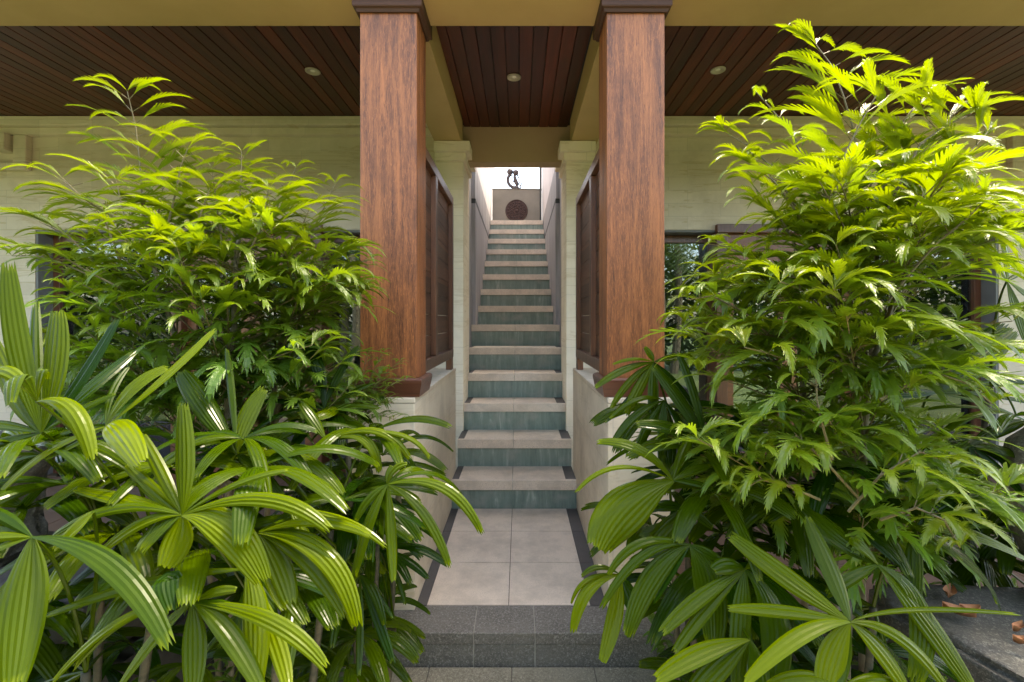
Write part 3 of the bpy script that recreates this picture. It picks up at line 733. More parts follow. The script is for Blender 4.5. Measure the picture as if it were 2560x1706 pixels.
class Shrub:
    def __init__(s): s.leaf = MB(); s.twig = MB()
    def spray(s, pts, start, nodes, L, age0, age1, face=None, tri=0.3, droop=(1.1, 1.7), r0=0.0035, ltip=0.55, up=0.6):
        """a shoot: twig through pts carrying opposite leaves from `start` to its tip"""
        P = [Vector(p) for p in pts]; n = len(P) - 1
        s.twig.tube(P, [r0 * (1 - 0.6 * i / n) for i in range(n + 1)], 5, 0.3)
        ln = [0]
        for a, b in zip(P, P[1:]): ln.append(ln[-1] + (b - a).length)
        def pos(t):
            t = max(0.0, min(1.0, t)) * ln[-1]
            for i in range(n):
                if ln[i + 1] >= t or i == n - 1:
                    k = (t - ln[i]) / max(1e-6, ln[i + 1] - ln[i]); return P[i].lerp(P[i + 1], k), (P[i + 1] - P[i]).normalized()
        az0 = face if face is not None else rnd.uniform(0, math.pi)
        for k in range(nodes):
            t = start + (1 - start) * (k + 0.3) / nodes; p, tg = pos(t)
            fr = k / max(1, nodes - 1)
            age = age0 + (age1 - age0) * fr + rnd.uniform(-0.12, 0.12)
            Lk = L * (1 - (1 - ltip) * fr ** 2) * rnd.uniform(0.85, 1.12)
            az = az0 + (rnd.uniform(-0.25, 0.25) if face is not None else k * 1.57 + rnd.uniform(-0.4, 0.4))
            for sg in (0, math.pi):
                a = az + sg + rnd.uniform(-0.2, 0.2)
                h = Vector((math.cos(a), math.sin(a), 0)); pit = up * rnd.uniform(0.55, 1.25) + 0.25 * tg.z * 0.5
                lean = Vector((tg.x, tg.y, 0)) * 0.8; h = (h + lean); h.normalize()
                pet = Lk * rnd.uniform(0.10, 0.2)
                tip = p + (h * math.cos(pit) + Vector((0, 0, math.sin(pit)))) * pet
                s.twig.tube([p, tip], 0.0012, 4, 0.2)
                dr = rnd.uniform(*droop)
                lo = rnd.choice((10, 11, 12, 13))
                if age > 0.46 and rnd.random() < 0.42:               # older leaves are cut into finger lobes and hang
                    cut_leaf(s.leaf, tip, h, Lk * 1.1, Lk * rnd.uniform(0.15, 0.20), pit * 0.9, dr * 1.1, rnd.uniform(0.05, 0.35), rnd.choice((6, 7, 8)), age, rnd.uniform(-0.2, 0.2), True)
                    continue
                if rnd.random() < tri and fr < 0.8:
                    for da, q in ((0, 1.0), (0.75, 0.72), (-0.75, 0.72)):
                        hh = Vector((h.x * math.cos(da) - h.y * math.sin(da), h.x * math.sin(da) + h.y * math.cos(da), 0))
                        cut_leaf(s.leaf, tip, hh, Lk * q, Lk * q * rnd.uniform(0.12, 0.165), pit * 0.8, dr, rnd.uniform(0.05, 0.4), lo, age, rnd.uniform(-0.3, 0.3))
                else:
                    cut_leaf(s.leaf, tip, h, Lk, Lk * rnd.uniform(0.085, 0.120), pit, dr, rnd.uniform(0.2, 0.8), lo, age, rnd.uniform(-0.25, 0.25))
        p, tg = pos(1.0)                                      # terminal leaves, still unfolding
        for _ in range(3):
            a = az0 + rnd.choice((0, math.pi)) + rnd.uniform(-0.7, 0.7)
            cut_leaf(s.leaf, p, (math.cos(a), math.sin(a)), L * ltip * 0.75, L * 0.07, 0.8, 1.6, 0.7, 9, age1 - 0.05)
def pl(Y, *pts):
    """polyline through pixels; a point may carry its own distance"""
    return [at(p[0], p[1], p[2] if len(p) > 2 else Y) for p in pts]
def shrub(name, base, trunks, shoots, fill, label, ageline, seed):
    global rnd
    rnd = random.Random(seed)
    e = empty(name, base, label, 'shrub')
    s = Shrub()
    for path, r in trunks:
        t = MB(); P = cr(path, 5); n = len(P) - 1
        t.tube([p + Vector((rnd.uniform(-1, 1), rnd.uniform(-1, 1), 0)) * 0.004 for p in P], [r * (1 - 0.55 * i / n) for i in range(n + 1)], 8); t.build('stem', M['stem'], e, smooth=True)
    for sh in shoots: s.spray(**sh)
    tops, ys, Yr, n, Ll, inner = fill
    k = 0
    while k < n:
        x = rnd.uniform(tops[0][0], tops[-1][0]); y = rnd.uniform(ys[0], ys[1])
        for (xa, ya), (xb, yb) in zip(tops, tops[1:]):
            if xa <= x <= xb: ytop = ya + (yb - ya) * (x - xa) / (xb - xa)
        if y < ytop: continue
        if x > 2320 and 590 < y < 1060 and rnd.random() < 0.75: continue
        Y = rnd.uniform(*Yr); tip = at(x, y, Y)
        path = rnd.choice(trunks)[0]; P = cr(path, 6)
        cand = [p for p in P if p.z < tip.z - 0.08] or [P[0]]
        b = min(cand, key=lambda p: abs((tip - p).length - rnd.uniform(0.3, 0.55)))
        midp = b.lerp(tip, 0.5) + Vector((0, 0, 0.06)) + Vector((tip.x - b.x, tip.y - b.y, 0)) * 0.15
        pts = bez(b, midp, tip, 7)
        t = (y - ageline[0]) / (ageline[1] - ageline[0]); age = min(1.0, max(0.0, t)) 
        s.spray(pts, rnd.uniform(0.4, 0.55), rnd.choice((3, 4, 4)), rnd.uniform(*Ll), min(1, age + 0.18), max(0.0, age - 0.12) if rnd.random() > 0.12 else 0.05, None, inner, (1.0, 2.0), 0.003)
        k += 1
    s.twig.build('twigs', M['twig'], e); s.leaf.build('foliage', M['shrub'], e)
    return e
# left shrub
LB = at(575, 1200, 1.6); LB.z = -0.22
YL = 1.55
Ltr = [([LB, at(572, 1000, 1.6), at(588, 760, 1.56), at(594, 600, 1.55)], 0.013),
       ([LB + Vector((-0.05, 0.05, 0)), at(470, 1000, 1.62), at(390, 700, 1.58), at(357, 480, YL)], 0.011),
       ([LB + Vector((0.06, 0.06, 0)), at(690, 950, 1.7), at(755, 720, 1.72), at(775, 600, 1.7)], 0.011)]
Lsh = [
 dict(pts=pl(YL, (357, 560), (354, 470), (348, 390), (340, 320), (318, 228)), start=0.15, nodes=9, L=0.23, age0=0.12, age1=0.0, face=0.1, tri=0, droop=(0.9, 1.3), ltip=0.62),
 dict(pts=pl(YL, (596, 660), (594, 590), (600, 500), (603, 440), (604, 378)), start=0.15, nodes=8, L=0.16, age0=0.15, age1=0.0, face=0.0, tri=0, droop=(0.7, 1.0), ltip=0.6),
 dict(pts=pl(1.45, (330, 560), (270, 535), (205, 495), (155, 445)), start=0.2, nodes=4, L=0.20, age0=0.1, age1=0.0, face=0.3, tri=0.1, ltip=0.95),
 dict(pts=pl(1.5, (420, 560), (440, 480), (452, 415), (470, 370)), start=0.2, nodes=4, L=0.19, age0=0.1, age1=0.0, face=0.4, tri=0.2, ltip=0.9),
 dict(pts=pl(1.6, (640, 620), (690, 520), (720, 470), (740, 420)), start=0.2, nodes=5, L=0.18, age0=0.1, age1=0.0, face=0.2, tri=0.1),
 dict(pts=pl(1.6, (740, 640), (790, 560), (815, 510), (838, 460)), start=0.2, nodes=5, L=0.18, age0=0.1, age1=0.0, face=0.1, tri=0.1),
 dict(pts=pl(1.5, (300, 650), (265, 560), (225, 500)), start=0.25, nodes=5, L=0.2, age0=0.2, age1=0.02, face=0.3, tri=0, droop=(0.9, 1.4), ltip=0.85),
 dict(pts=pl(1.6, (370, 640), (395, 540), (410, 455)), start=0.25, nodes=5, L=0.2, age0=0.2, age1=0.02, face=0.1, tri=0, droop=(0.9, 1.4), ltip=0.85),
 dict(pts=pl(1.48, (450, 640), (500, 540), (525, 470)), start=0.25, nodes=5, L=0.2, age0=0.2, age1=0.02, face=0.5, tri=0, droop=(0.9, 1.4), ltip=0.85),
 dict(pts=pl(1.6, (560, 640), (545, 540), (530, 420)), start=0.25, nodes=5, L=0.2, age0=0.2, age1=0.02, face=0.2, tri=0, droop=(0.9, 1.4), ltip=0.85),
 dict(pts=pl(1.5, (620, 640), (655, 560), (672, 470)), start=0.25, nodes=5, L=0.2, age0=0.2, age1=0.02, face=0.0, tri=0, droop=(0.9, 1.4), ltip=0.85),
 dict(pts=pl(1.55, (690, 660), (745, 590), (775, 520)), start=0.25, nodes=5, L=0.2, age0=0.2, age1=0.02, face=0.3, tri=0, droop=(0.9, 1.4), ltip=0.85),
 dict(pts=pl(1.45, (340, 620), (310, 540), (290, 450)), start=0.25, nodes=5, L=0.2, age0=0.2, age1=0.02, face=0.2, tri=0, droop=(0.9, 1.4), ltip=0.85),
 dict(pts=pl(1.55, (240, 660), (170, 590), (110, 560)), start=0.25, nodes=5, L=0.2, age0=0.2, age1=0.02, face=0.5, tri=0, droop=(0.9, 1.4), ltip=0.85),
 dict(pts=pl(1.7, (780, 720), (840, 690), (890, 660), (925, 650)), start=0.3, nodes=4, L=0.16, age0=0.5, age1=0.3, face=0.6, tri=0.2),
 dict(pts=pl(1.6, (760, 780), (830, 740), (885, 715), (915, 715)), start=0.4, nodes=4, L=0.17, age0=0.6, age1=0.45, face=1.2, tri=0.6),
 dict(pts=pl(1.5, (250, 700), (160, 660), (90, 640), (30, 640)), start=0.3, nodes=4, L=0.18, age0=0.45, age1=0.3, face=1.0, tri=0.3),
 dict(pts=pl(1.45, (300, 720), (220, 680), (170, 650), (130, 650)), start=0.3, nodes=4, L=0.19, age0=0.4, age1=0.2, face=0.8, tri=0.3),
]
shrub('cut_leaf_shrub', LB, Ltr, Lsh,
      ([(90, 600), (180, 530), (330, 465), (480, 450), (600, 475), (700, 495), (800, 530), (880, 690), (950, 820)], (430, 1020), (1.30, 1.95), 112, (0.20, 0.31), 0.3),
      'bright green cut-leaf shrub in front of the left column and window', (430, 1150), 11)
# right shrub
RBs = at(2085, 1250, 1.45); RBs.z = -0.2
YR = 1.38
Rtr = [([RBs, at(2090, 1000, 1.45), at(2130, 750, 1.42), at(2155, 560, 1.4)], 0.014),
       ([RBs + Vector((0.06, 0.07, 0)), at(2170, 1000, 1.5), at(2195, 760, 1.48), at(2180, 520, 1.46)], 0.012),
       ([RBs + Vector((-0.05, 0.06, 0)), at(2010, 1000, 1.45), at(1975, 800, 1.42), at(1960, 660, 1.42)], 0.012),
       ([RBs + Vector((0.05, -0.05, 0)), at(2160, 1100, 1.32), at(2200, 850, 1.3), at(2260, 700, 1.28)], 0.011)]
Rsh = [
 dict(pts=pl(YR, (2155, 470), (2135, 330), (2108, 240), (2080, 165), (2040, 112)), start=0.12, nodes=8, L=0.25, age0=0.12, age1=0.0, face=0.15, tri=0, droop=(0.8, 1.35), ltip=0.75),
 dict(pts=pl(1.25, (2086, 600), (2090, 480), (2115, 380), (2150, 310), (2190, 240)), start=0.1, nodes=5, L=0.26, age0=0.2, age1=0.05, face=0.1, tri=0, droop=(0.8, 1.2), ltip=0.9),
 dict(pts=pl(1.4, (2170, 480), (2230, 340), (2280, 275), (2325, 235)), start=0.2, nodes=5, L=0.22, age0=0.1, age1=0.0, face=0.3, tri=0, droop=(0.7, 1.2), ltip=0.9),
 dict(pts=pl(1.45, (2210, 520), (2290, 400), (2350, 330), (2400, 260)), start=0.2, nodes=5, L=0.22, age0=0.1, age1=0.0, face=0.2, tri=0, droop=(0.8, 1.2), ltip=0.9),
 dict(pts=pl(1.35, (2200, 560), (2300, 360), (2370, 310), (2440, 285)), start=0.2, nodes=5, L=0.23, age0=0.15, age1=0.0, face=0.2, tri=0, droop=(0.7, 1.1), ltip=0.9),
 dict(pts=pl(1.4, (2220, 640), (2330, 500), (2410, 400), (2470, 330)), start=0.2, nodes=5, L=0.24, age0=0.2, age1=0.05, face=0.25, tri=0, droop=(1.0, 1.5), ltip=0.9),
 dict(pts=pl(1.5, (2030, 480), (1985, 340), (1930, 275), (1890, 230)), start=0.3, nodes=4, L=0.18, age0=0.35, age1=0.2, face=0.5, tri=0.1),
 dict(pts=pl(1.35, (2010, 560), (1950, 470), (1900, 420), (1850, 390)), start=0.2, nodes=4, L=0.22, age0=0.15, age1=0.0, face=0.2, tri=0.1, droop=(1.0, 1.5)),
 dict(pts=pl(1.4, (1990, 520), (1930, 420), (1880, 370), (1810, 330)), start=0.2, nodes=4, L=0.21, age0=0.2, age1=0.05, face=0.2, tri=0.1),
 dict(pts=pl(1.3, (2000, 640), (1960, 560), (1910, 500), (1880, 460)), start=0.2, nodes=4, L=0.2, age0=0.2, age1=0.05, face=0.3, tri=0.2),
 dict(pts=pl(1.1, (2200, 780), (2270, 690), (2340, 610), (2420, 545), (2462, 500)), start=0.25, nodes=4, L=0.2, age0=0.4, age1=0.25, face=0.2, tri=0.2, ltip=0.9),
 dict(pts=pl(1.3, (2000, 720), (1900, 660), (1830, 620), (1770, 610)), start=0.3, nodes=4, L=0.18, age0=0.3, age1=0.1, face=0.5, tri=0.2),
 dict(pts=pl(1.15, (2050, 860), (2010, 800), (1990, 770), (1960, 745)), start=0.3, nodes=3, L=0.19, age0=0.25, age1=0.1, face=0.9, tri=0.6, droop=(1.6, 2.3)),
 dict(pts=pl(1.25, (1990, 900), (1860, 780), (1780, 740), (1720, 750)), start=0.4, nodes=4, L=0.17, age0=0.5, age1=0.35, face=1.0, tri=0.4, droop=(1.4, 2.0)),
 dict(pts=pl(1.05, (2080, 1150), (2055, 1060), (2042, 1000), (2040, 930)), start=0.3, nodes=3, L=0.22, age0=0.5, age1=0.4, face=0.2, tri=0.5, droop=(1.5, 2.1)),
 dict(pts=pl(1.05, (2200, 1000), (2330, 930), (2420, 960), (2480, 1010)), start=0.3, nodes=4, L=0.2, age0=0.5, age1=0.35, face=1.2, tri=0.3, droop=(1.3, 1.9)),
 dict(pts=pl(1.05, (2150, 1250), (2060, 1150), (1990, 1090), (1930, 1120)), start=0.3, nodes=4, L=0.2, age0=0.45, age1=0.3, face=0.8, tri=0.5, droop=(1.5, 2.2)),
 dict(pts=pl(1.02, (2120, 1280), (2200, 1190), (2300, 1130), (2380, 1160)), start=0.3, nodes=4, L=0.2, age0=0.4, age1=0.3, face=1.0, tri=0.4, droop=(1.4, 2.1)),
 dict(pts=pl(1.0, (2200, 1300), (2290, 1270), (2360, 1300), (2400, 1370)), start=0.3, nodes=4, L=0.17, age0=0.4, age1=0.3, face=0.6, tri=0.2, droop=(1.2, 1.8)),
 dict(pts=pl(1.05, (2050, 1250), (1960, 1210), (1900, 1200), (1850, 1230)), start=0.3, nodes=4, L=0.16, age0=0.4, age1=0.3, face=0.9, tri=0.4, droop=(1.5, 2.2)),
]
shrub('cut_leaf_shrub', RBs, Rtr, Rsh,
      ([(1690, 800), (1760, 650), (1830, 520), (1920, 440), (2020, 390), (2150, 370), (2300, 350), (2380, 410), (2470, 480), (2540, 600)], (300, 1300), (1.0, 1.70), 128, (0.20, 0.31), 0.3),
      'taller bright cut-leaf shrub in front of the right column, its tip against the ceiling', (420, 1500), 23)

# ------------------------------------------------------------------ lady palms
def blade(mb, hub, ctl, tip, wd, age, nrm, notch=0.06, pleat=0.0085, tipw=0.5):
    """one pleated fan segment along a curve hub-ctl-tip with a cut, toothed end"""
    nu = 14; k = max(2, min(9, int(round(wd / pleat)))); nv = 2 * k + 1
    C = bez(hub, ctl, tip, nu); L = sum((b - a).length for a, b in zip(C, C[1:]))
    amp = [rnd.uniform(0.25, 1.5) for _ in range(nv)]; jag = [rnd.uniform(-1, 0.4) for _ in range(nv)]; roll = rnd.uniform(-0.35, 0.35); cup = rnd.uniform(0.05, 0.35)
    rows = []
    for i in range(nu + 1):
        u = i / nu
        t = (C[min(i + 1, nu)] - C[max(i - 1, 0)]).normalized()
        s = t.cross(nrm); 
        if s.length < 0.15: s = t.cross(Vector((0.6, 0, 0.8)))
        s.normalize(); n = s.cross(t)
        rr = roll * u; s, n = s * math.cos(rr) + n * math.sin(rr), n * math.cos(rr) - s * math.sin(rr)
        e = 0.10 + 0.90 * math.sin(math.pi * 0.5 * min(1, u / 0.55)) if u < 0.55 else 1.0 - (1 - tipw) * ((u - 0.55) / 0.45) ** 2.2
        row = []
        for j in range(nv):
            v = 2 * j / (nv - 1) - 1
            h = (0.5 if j % 2 else -0.5) * wd / k * 0.17 * e * amp[j] - cup * wd * 0.5 * v * v * e
            p = C[i] + s * (v * wd * 0.5 * e) + n * h
            if i == nu: p = p + t * (jag[j] * notch * L * (1 if j % 2 else 0.4))
            row.append(mb.vert(p, age + (-0.55 * max(0, u - 0.93) / 0.07 if jag[j] < -0.1 else 0)))
        rows.append(row)
    for a, b in zip(rows, rows[1:]):
        for j in range(nv - 1): mb.face(a[j], a[j + 1], b[j + 1], b[j])
CROP = {'BL': (0, 1106), 'BM': (850, 1106), 'BR': (1660, 1106), 'ML': (0, 550), 'MM': (850, 550), 'MR': (1660, 550)}
SC = 900 / 2352
def px(c, x, y): o = CROP[c]; return o[0] + x * SC, o[1] + y * SC
NRM = Vector((0.05, -0.62, 0.78)).normalized()
def fan(parent, crop, hub, Y, segs, age=0.6, root=None):
    """fan with listed blades: (from x,y or None, tip x,y, width, ctl x,y or None, age or None, dY)"""
    mb = MB(); h3 = at(*px(crop, *hub), Y)
    for sg in segs:
        tip, wd = sg[0], sg[1]; ctl = sg[2] if len(sg) > 2 else None; ag = sg[3] if len(sg) > 3 and sg[3] is not None else age
        t0 = at(*px(crop, *tip), Y); dz = t0.z - h3.z; L = (t0 - h3).length
        dY = sg[4] if len(sg) > 4 else 0.30 * dz + (0.10 * L if dz > 0 else -0.05 * L)
        Yt = max(0.45, Y + dY)
        tip3 = at(*px(crop, *tip), Yt)
        if ctl: c3 = at(*px(crop, *ctl), Y + dY * 0.4)
        else: c3 = h3.lerp(tip3, 0.5) + Vector((0, 0.0, 0.10 * L))
        # the curve passes near the listed middle point
        c3 = c3 + (c3 - h3.lerp(tip3, 0.5)) * 0.6 if ctl else c3
        n = NRM + Vector((rnd.uniform(-.25, .25), rnd.uniform(-.15, .15), 0))
        blade(mb, h3, c3, tip3, wd * 0.74 * SC * (Y + dY * 0.6) / FOC, ag + rnd.uniform(-0.2, 0.15), n.normalized())
    if root is not None:
        r = Vector(root); m = r.lerp(h3, 0.6) + Vector((0, 0.03, 0.05))
        mb.tube(bez(r, m, h3, 8), [0.0045 - 0.0002 * i for i in range(9)], 6, 0.75)
    return mb.build('frond', M['palm'], parent, smooth=False)
def rfan(parent, h3, heading, Y_tilt, L, n, age, root=None, wd=0.05):
    """a fan of n blades round a heading; drooping like its neighbours"""
    mb = MB(); h3 = Vector(h3); spread = R(rnd.uniform(190, 260))
    f = Vector((math.cos(heading), math.sin(heading), 0)); s = Vector((-f.y, f.x, 0))
    for i in range(n):
        a = (i / (n - 1) - 0.5) * spread + rnd.uniform(-.1, .1); l = L * rnd.uniform(0.8, 1.1) * (0.8 + 0.2 * math.cos(a / 2))
        d = f * math.cos(a) + s * math.sin(a); up = Y_tilt + rnd.uniform(-0.2, 0.2)
        c3 = h3 + d * l * 0.5 + Vector((0, 0, up * l * 0.5)); tip = h3 + d * l * 0.92 + Vector((0, 0, up * l * 0.55 - l * rnd.uniform(0.25, 0.6)))
        nn = (Vector((0, 0, 1)) - d * 0.25 + Vector((0, -0.2, 0))).normalized()
        blade(mb, h3, c3, tip, wd * rnd.uniform(0.75, 1.25), age + rnd.uniform(-.12, .12), nn)
    if root is not None:
        r = Vector(root); m = r.lerp(h3, 0.6) + Vector((0, 0, 0.06))
        mb.tube(bez(r, m, h3, 7), [0.0042 - 0.0002 * i for i in range(8)], 6, 0.75)
    return mb.build('frond', M['palm'], parent, smooth=False)
def palm(x, y, label, canes):
    """clump on the ground: canes carry the fans"""
    e = empty('lady_palm', (x, y, Zg + 0.03), label, 'palm', 'lady palms beside the step')
    tops = []
    for dx, dy, h in canes:
        b = Vector((x + dx * 0.3, y + dy * 0.3, Zg)); t = Vector((x + dx, y + dy, Zg + h))
        g = MB(); P = bez(b, b.lerp(t, 0.5) + Vector((0, 0, 0.03)), t, 12)
        g.tube(P, [0.0085 + (0.002 if i % 2 else 0) for i in range(13)], 8); g.build('cane', M['cane'], e, smooth=True); tops.append(t)
    return e, tops
rnd = random.Random(5)
# --- far left clump
p1, t1 = palm(-0.98, 1.02, 'lady palm filling the lower left corner, one huge striped blade hanging down', [(0.02, 0.0, 0.75), (0.12, 0.08, 0.95), (-0.05, 0.12, 1.0)])
fan(p1, 'BL', (210, 620), 0.80, [((75, 1620), 330, (150, 1000), 0.55), ((1110, 1350), 190, (740, 760), 0.7), ((-160, 560), 90, None, 0.6), ((-160, 640), 90, None, 0.5), ((-150, 760), 90, None, 0.6),
     ((-120, 420), 100, None, 0.8)], 0.6, t1[0])
fan(p1, 'BL', (610, 455), 0.86, [((345, 700), 175, (500, 540), 0.35)], 0.4, t1[0])
fan(p1, 'ML', (270, 1390), 0.98, [((760, 640), 170, (500, 1060), 0.95, 0.1), ((375, 590), 195, (350, 1000), 0.45, 0.05), ((50, 270), 175, (110, 850), 0.5, 0.05), ((232, 540), 95, (225, 950), 0.8, 0.12),
     ((870, 860), 160, (560, 1100), 0.95, 0.2), ((760, 1130), 100, (520, 1230), 0.7), ((-60, 760), 150, (90, 1150), 0.6), ((-200, 1330), 110, (0, 1330), 0.8), ((-200, 1500), 110, (20, 1440), 0.8)], 0.75, t1[2])
fan(p1, 'ML', (240, 1185), 0.84, [((600, 1570), 150, (470, 1200), 0.35), ((60, 1210), 190, (90, 980), 0.55, -0.06), ((-120, 1030), 120, (40, 960), 0.25), ((300, 1040), 130, (260, 960), 0.5)], 0.45, t1[1])
fan(p1, 'ML', (690, 1350), 1.0, [((1105, 960), 180, (860, 1080), 0.55, 0.08), ((840, 960), 55, (720, 1130), 0.7, 0.1), ((1400, 715), 85, (1100, 1010), 0.05, 0.12), ((920, 1600), 240, (760, 1340), 0.12, -0.12), ((300, 1560), 90, (520, 1440), 0.5),
     ((-20, 1800), 95, (300, 1500), 0.3)], 0.5, t1[1])
# --- left middle clump
p2, t2 = palm(-0.62, 1.12, 'lady palm with the widest pale yellow-green fan, left of the step', [(0.03, 0.0, 0.72), (0.10, 0.15, 0.95), (-0.08, 0.12, 0.7)])
fan(p2, 'BL', (1190, 475), 0.95, [((1075, 825), 240, (1160, 640), 0.08), ((1720, 915), 290, (1470, 520), 0.22), ((2160, 580), 140, (1750, 330), 0.3), ((1900, 180), 75, (1560, 250), 0.5), ((1188, -260), 165, (1200, 150), 0.45, 0.06),
     ((820, 140), 110, (1010, 330), 0.4, 0.08), ((920, -60), 110, (1060, 220), 0.4, 0.08), ((490, 300), 140, (830, 370), 0.45), ((640, 730), 115, (930, 500), 0.45), ((330, 620), 110, (760, 400), 0.6)], 0.4, t2[0])
fan(p2, 'BL', (1690, 590), 1.02, [((2335, 1205), 185, (2140, 700), 0.3), ((2250, 1150), 120, (2000, 760), 0.55), ((2420, 610), 100, (2080, 490), 0.35), ((2230, 800), 120, (2010, 600), 0.75), ((1900, 1060), 190, (1830, 800), 0.6), ((1860, 1100), 90, (1740, 850), 0.1)], 0.45, t2[1])
fan(p2, 'BL', (1255, 1045), 0.92, [((1550, 965), 85, (1400, 970), 0.7), ((1550, 1100), 85, (1420, 1050), 0.75), ((1260, 1640), 195, (1270, 1300), 0.55), ((1720, 1640), 165, (1480, 1210), 0.7), ((760, 1620), 180, (1020, 1240), 0.6),
     ((1120, 1110), 220, (1060, 860), 0.95, -0.05), ((330, 1580), 85, (800, 1120), 0.6), ((2140, 1490), 140, (1800, 1150), 0.4), ((480, 1480), 70, (820, 1130), 0.55)], 0.65, t2[0])
fan(p2, 'BL', (1610, 830), 0.97, [((1660, 1640), 215, (1680, 1100), 0.5), ((300, 1130), 120, None, 0.8), ((1880, 1600), 150, (1800, 1280), 0.15)], 0.5, t2[0])
fan(p2, 'BL', (1545, 75), 1.2, [((1180, -470), 190, (1320, -260), 0.75, 0.1), ((1725, -360), 175, (1580, -130), 0.7, 0.1), ((2235, 335), 140, (1970, 80), 0.65), ((1850, 360), 115, (1660, 160), 0.9), ((1650, 130), 60, (1750, 40), 0.1),
     ((1230, 420), 110, (1400, 230), 0.5), ((1480, -620), 60, None, 0.8)], 0.75, t2[1])
# --- by the left low wall
p3, t3 = palm(-0.46, 1.42, 'lady palm with a drooping glossy fan in front of the left low wall', [(0.02, 0.0, 0.85), (0.06, 0.12, 1.0), (-0.12, 0.14, 1.08), (0.06, 0.05, 0.55)])
fan(p3, 'BM', (310, 275), 1.18, [((930, 605), 95, (690, 260), 0.6), ((825, 390), 55, (620, 170), 0.85, 0.12), ((720, 830), 90, (550, 440), 0.6), ((350, 905), 98, (335, 560), 0.55), ((85, 885), 115, (190, 480), 0.65), ((100, 520), 70, (190, 360), 0.85),
     ((270, 690), 75, (270, 450), 1.0, 0.1), ((440, 140), 60, (350, 170), 0.8), ((335, 150), 55, (310, 210), 0.8), ((620, 250), 55, (470, 150), 0.8, 0.1)], 0.65, t3[0])
fan(p3, 'BM', (-90, -10), 1.3, [((260, 205), 95, (170, -60), 0.3), ((465, 125), 75, (250, -110), 0.25), ((590, 118), 50, (380, -90), 0.3), ((420, -10), 40, None, 0.8), ((-330, 240), 90, None, 0.6), ((-260, -260), 100, None, 0.8)], 0.4, t3[0])
fan(p3, 'BM', (-330, 430), 1.1, [((305, 690), 65, (40, 500), 0.15), ((-100, 900), 110, None, 0.6)], 0.4, t3[3])
fan(p3, 'BM', (255, 705), 1.45, [((530, 625), 75, (400, 620), 0.95), ((580, 895), 70, (430, 760), 0.95), ((425, 1060), 50, (370, 860), 0.95), ((300, 850), 90, (200, 750), 0.5), ((60, 600), 60, None, 0.8), ((10, 800), 70, None, 0.9)], 0.9, t3[3])
fan(p3, 'BM', (130, 870), 1.28, [((290, 1195), 75, (220, 960), 0.95), ((345, 1445), 90, (250, 1180), 0.95), ((120, 1525), 70, (130, 1200), 0.9), ((100, 1205), 115, (30, 950), 0.3), ((-50, 1350), 80, (0, 1100), 0.9), ((345, 1150), 50, (260, 1010), 1.0)], 0.85, t3[3])
fan(p3, 'ML', (2115, 1235), 1.5, [((1960, 735), 115, (2080, 950), 0.9, 0.1), ((2340, 820), 75, (2200, 1020), 0.9, 0.1), ((2450, 1060), 55, None, 0.85), ((2480, 1230), 55, None, 0.8), ((2420, 1390), 55, None, 0.7), ((1470, 820), 90, (1800, 1010), 0.95),
     ((2050, 1290), 170, (2160, 1230), 0.1, -0.1), ((1650, 1180), 70, None, 0.85)], 0.8, t3[2])
# --- right, by the low wall
p4, t4 = palm(0.50, 1.36, 'lady palm with one very broad shining blade, right of the step', [(0.02, 0.0, 0.75), (0.05, 0.14, 1.0), (-0.02, 0.08, 0.9)])
fan(p4, 'BM', (2175, 250), 1.15, [((1690, 700), 400, (1860, 390), 0.55), ((1535, 335), 48, (1800, 130), 0.5), ((1675, -5), 115, (1960, 20), 0.55), ((2420, 150), 80, None, 0.8), ((2440, 300), 70, None, 0.8), ((2300, -60), 90, None, 0.8, 0.1)], 0.6, t4[1])
fan(p4, 'BM', (2265, 435), 1.22, [((2040, 430), 110, (2150, 400), 1.0), ((1990, 730), 160, (2130, 560), 0.85), ((2420, 380), 70, None, 0.9), ((2180, 320), 90, None, 0.9, 0.08), ((2440, 560), 90, None, 0.9), ((1800, 560), 70, (2040, 420), 0.9)], 0.85, t4[0])
fan(p4, 'BM', (2285, 670), 1.08, [((1750, 875), 80, (1960, 630), 0.8), ((1705, 1085), 85, (1980, 700), 0.65), ((1880, 1270), 190, (2040, 850), 0.6), ((2440, 1330), 265, (2420, 900), 0.65), ((2050, 1040), 80, None, 0.95), ((2500, 780), 90, None, 0.8)], 0.6, t4[0])
fan(p4, 'BM', (1830, 865), 1.15, [((1520, 1245), 115, (1610, 940), 0.3), ((1512, 1055), 42, (1610, 880), 0.3), ((1710, 1440), 150, (1800, 1120), 0.3), ((1575, 880), 50, (1690, 800), 0.6), ((1940, 1130), 150, (1890, 990), 0.9)], 0.4, t4[0])
fan(p4, 'BR', (530, 830), 1.0, [((480, 1640), 190, (510, 1150), 0.7), ((320, 835), 150, (430, 790), 0.8), ((60, 1390), 110, (250, 1120), 0.5), ((-20, 1250), 130, (230, 1010), 0.75), ((640, 760), 60, None, 0.6), ((700, 1640), 270, (760, 1130), 0.85)], 0.7, t4[0])
fan(p4, 'BR', (560, 1290), 0.92, [((-60, 1560), 170, (230, 1370), 0.3), ((150, 1700), 200, (340, 1480), 0.85), ((650, 1750), 200, (640, 1500), 0.75)], 0.5, t4[0])
fan(p4, 'MR', (275, 1462), 1.3, [((-190, 1330), 170, (40, 1330), 0.75, 0.0), ((-70, 950), 140, (120, 1180), 0.95, 0.1), ((90, 860), 80, (200, 1130), 0.95, 0.1), ((560, 1250), 110, None, 0.9), ((450, 1650), 120, None, 0.8), ((30, 1700), 120, None, 0.9)], 0.8, t4[1])
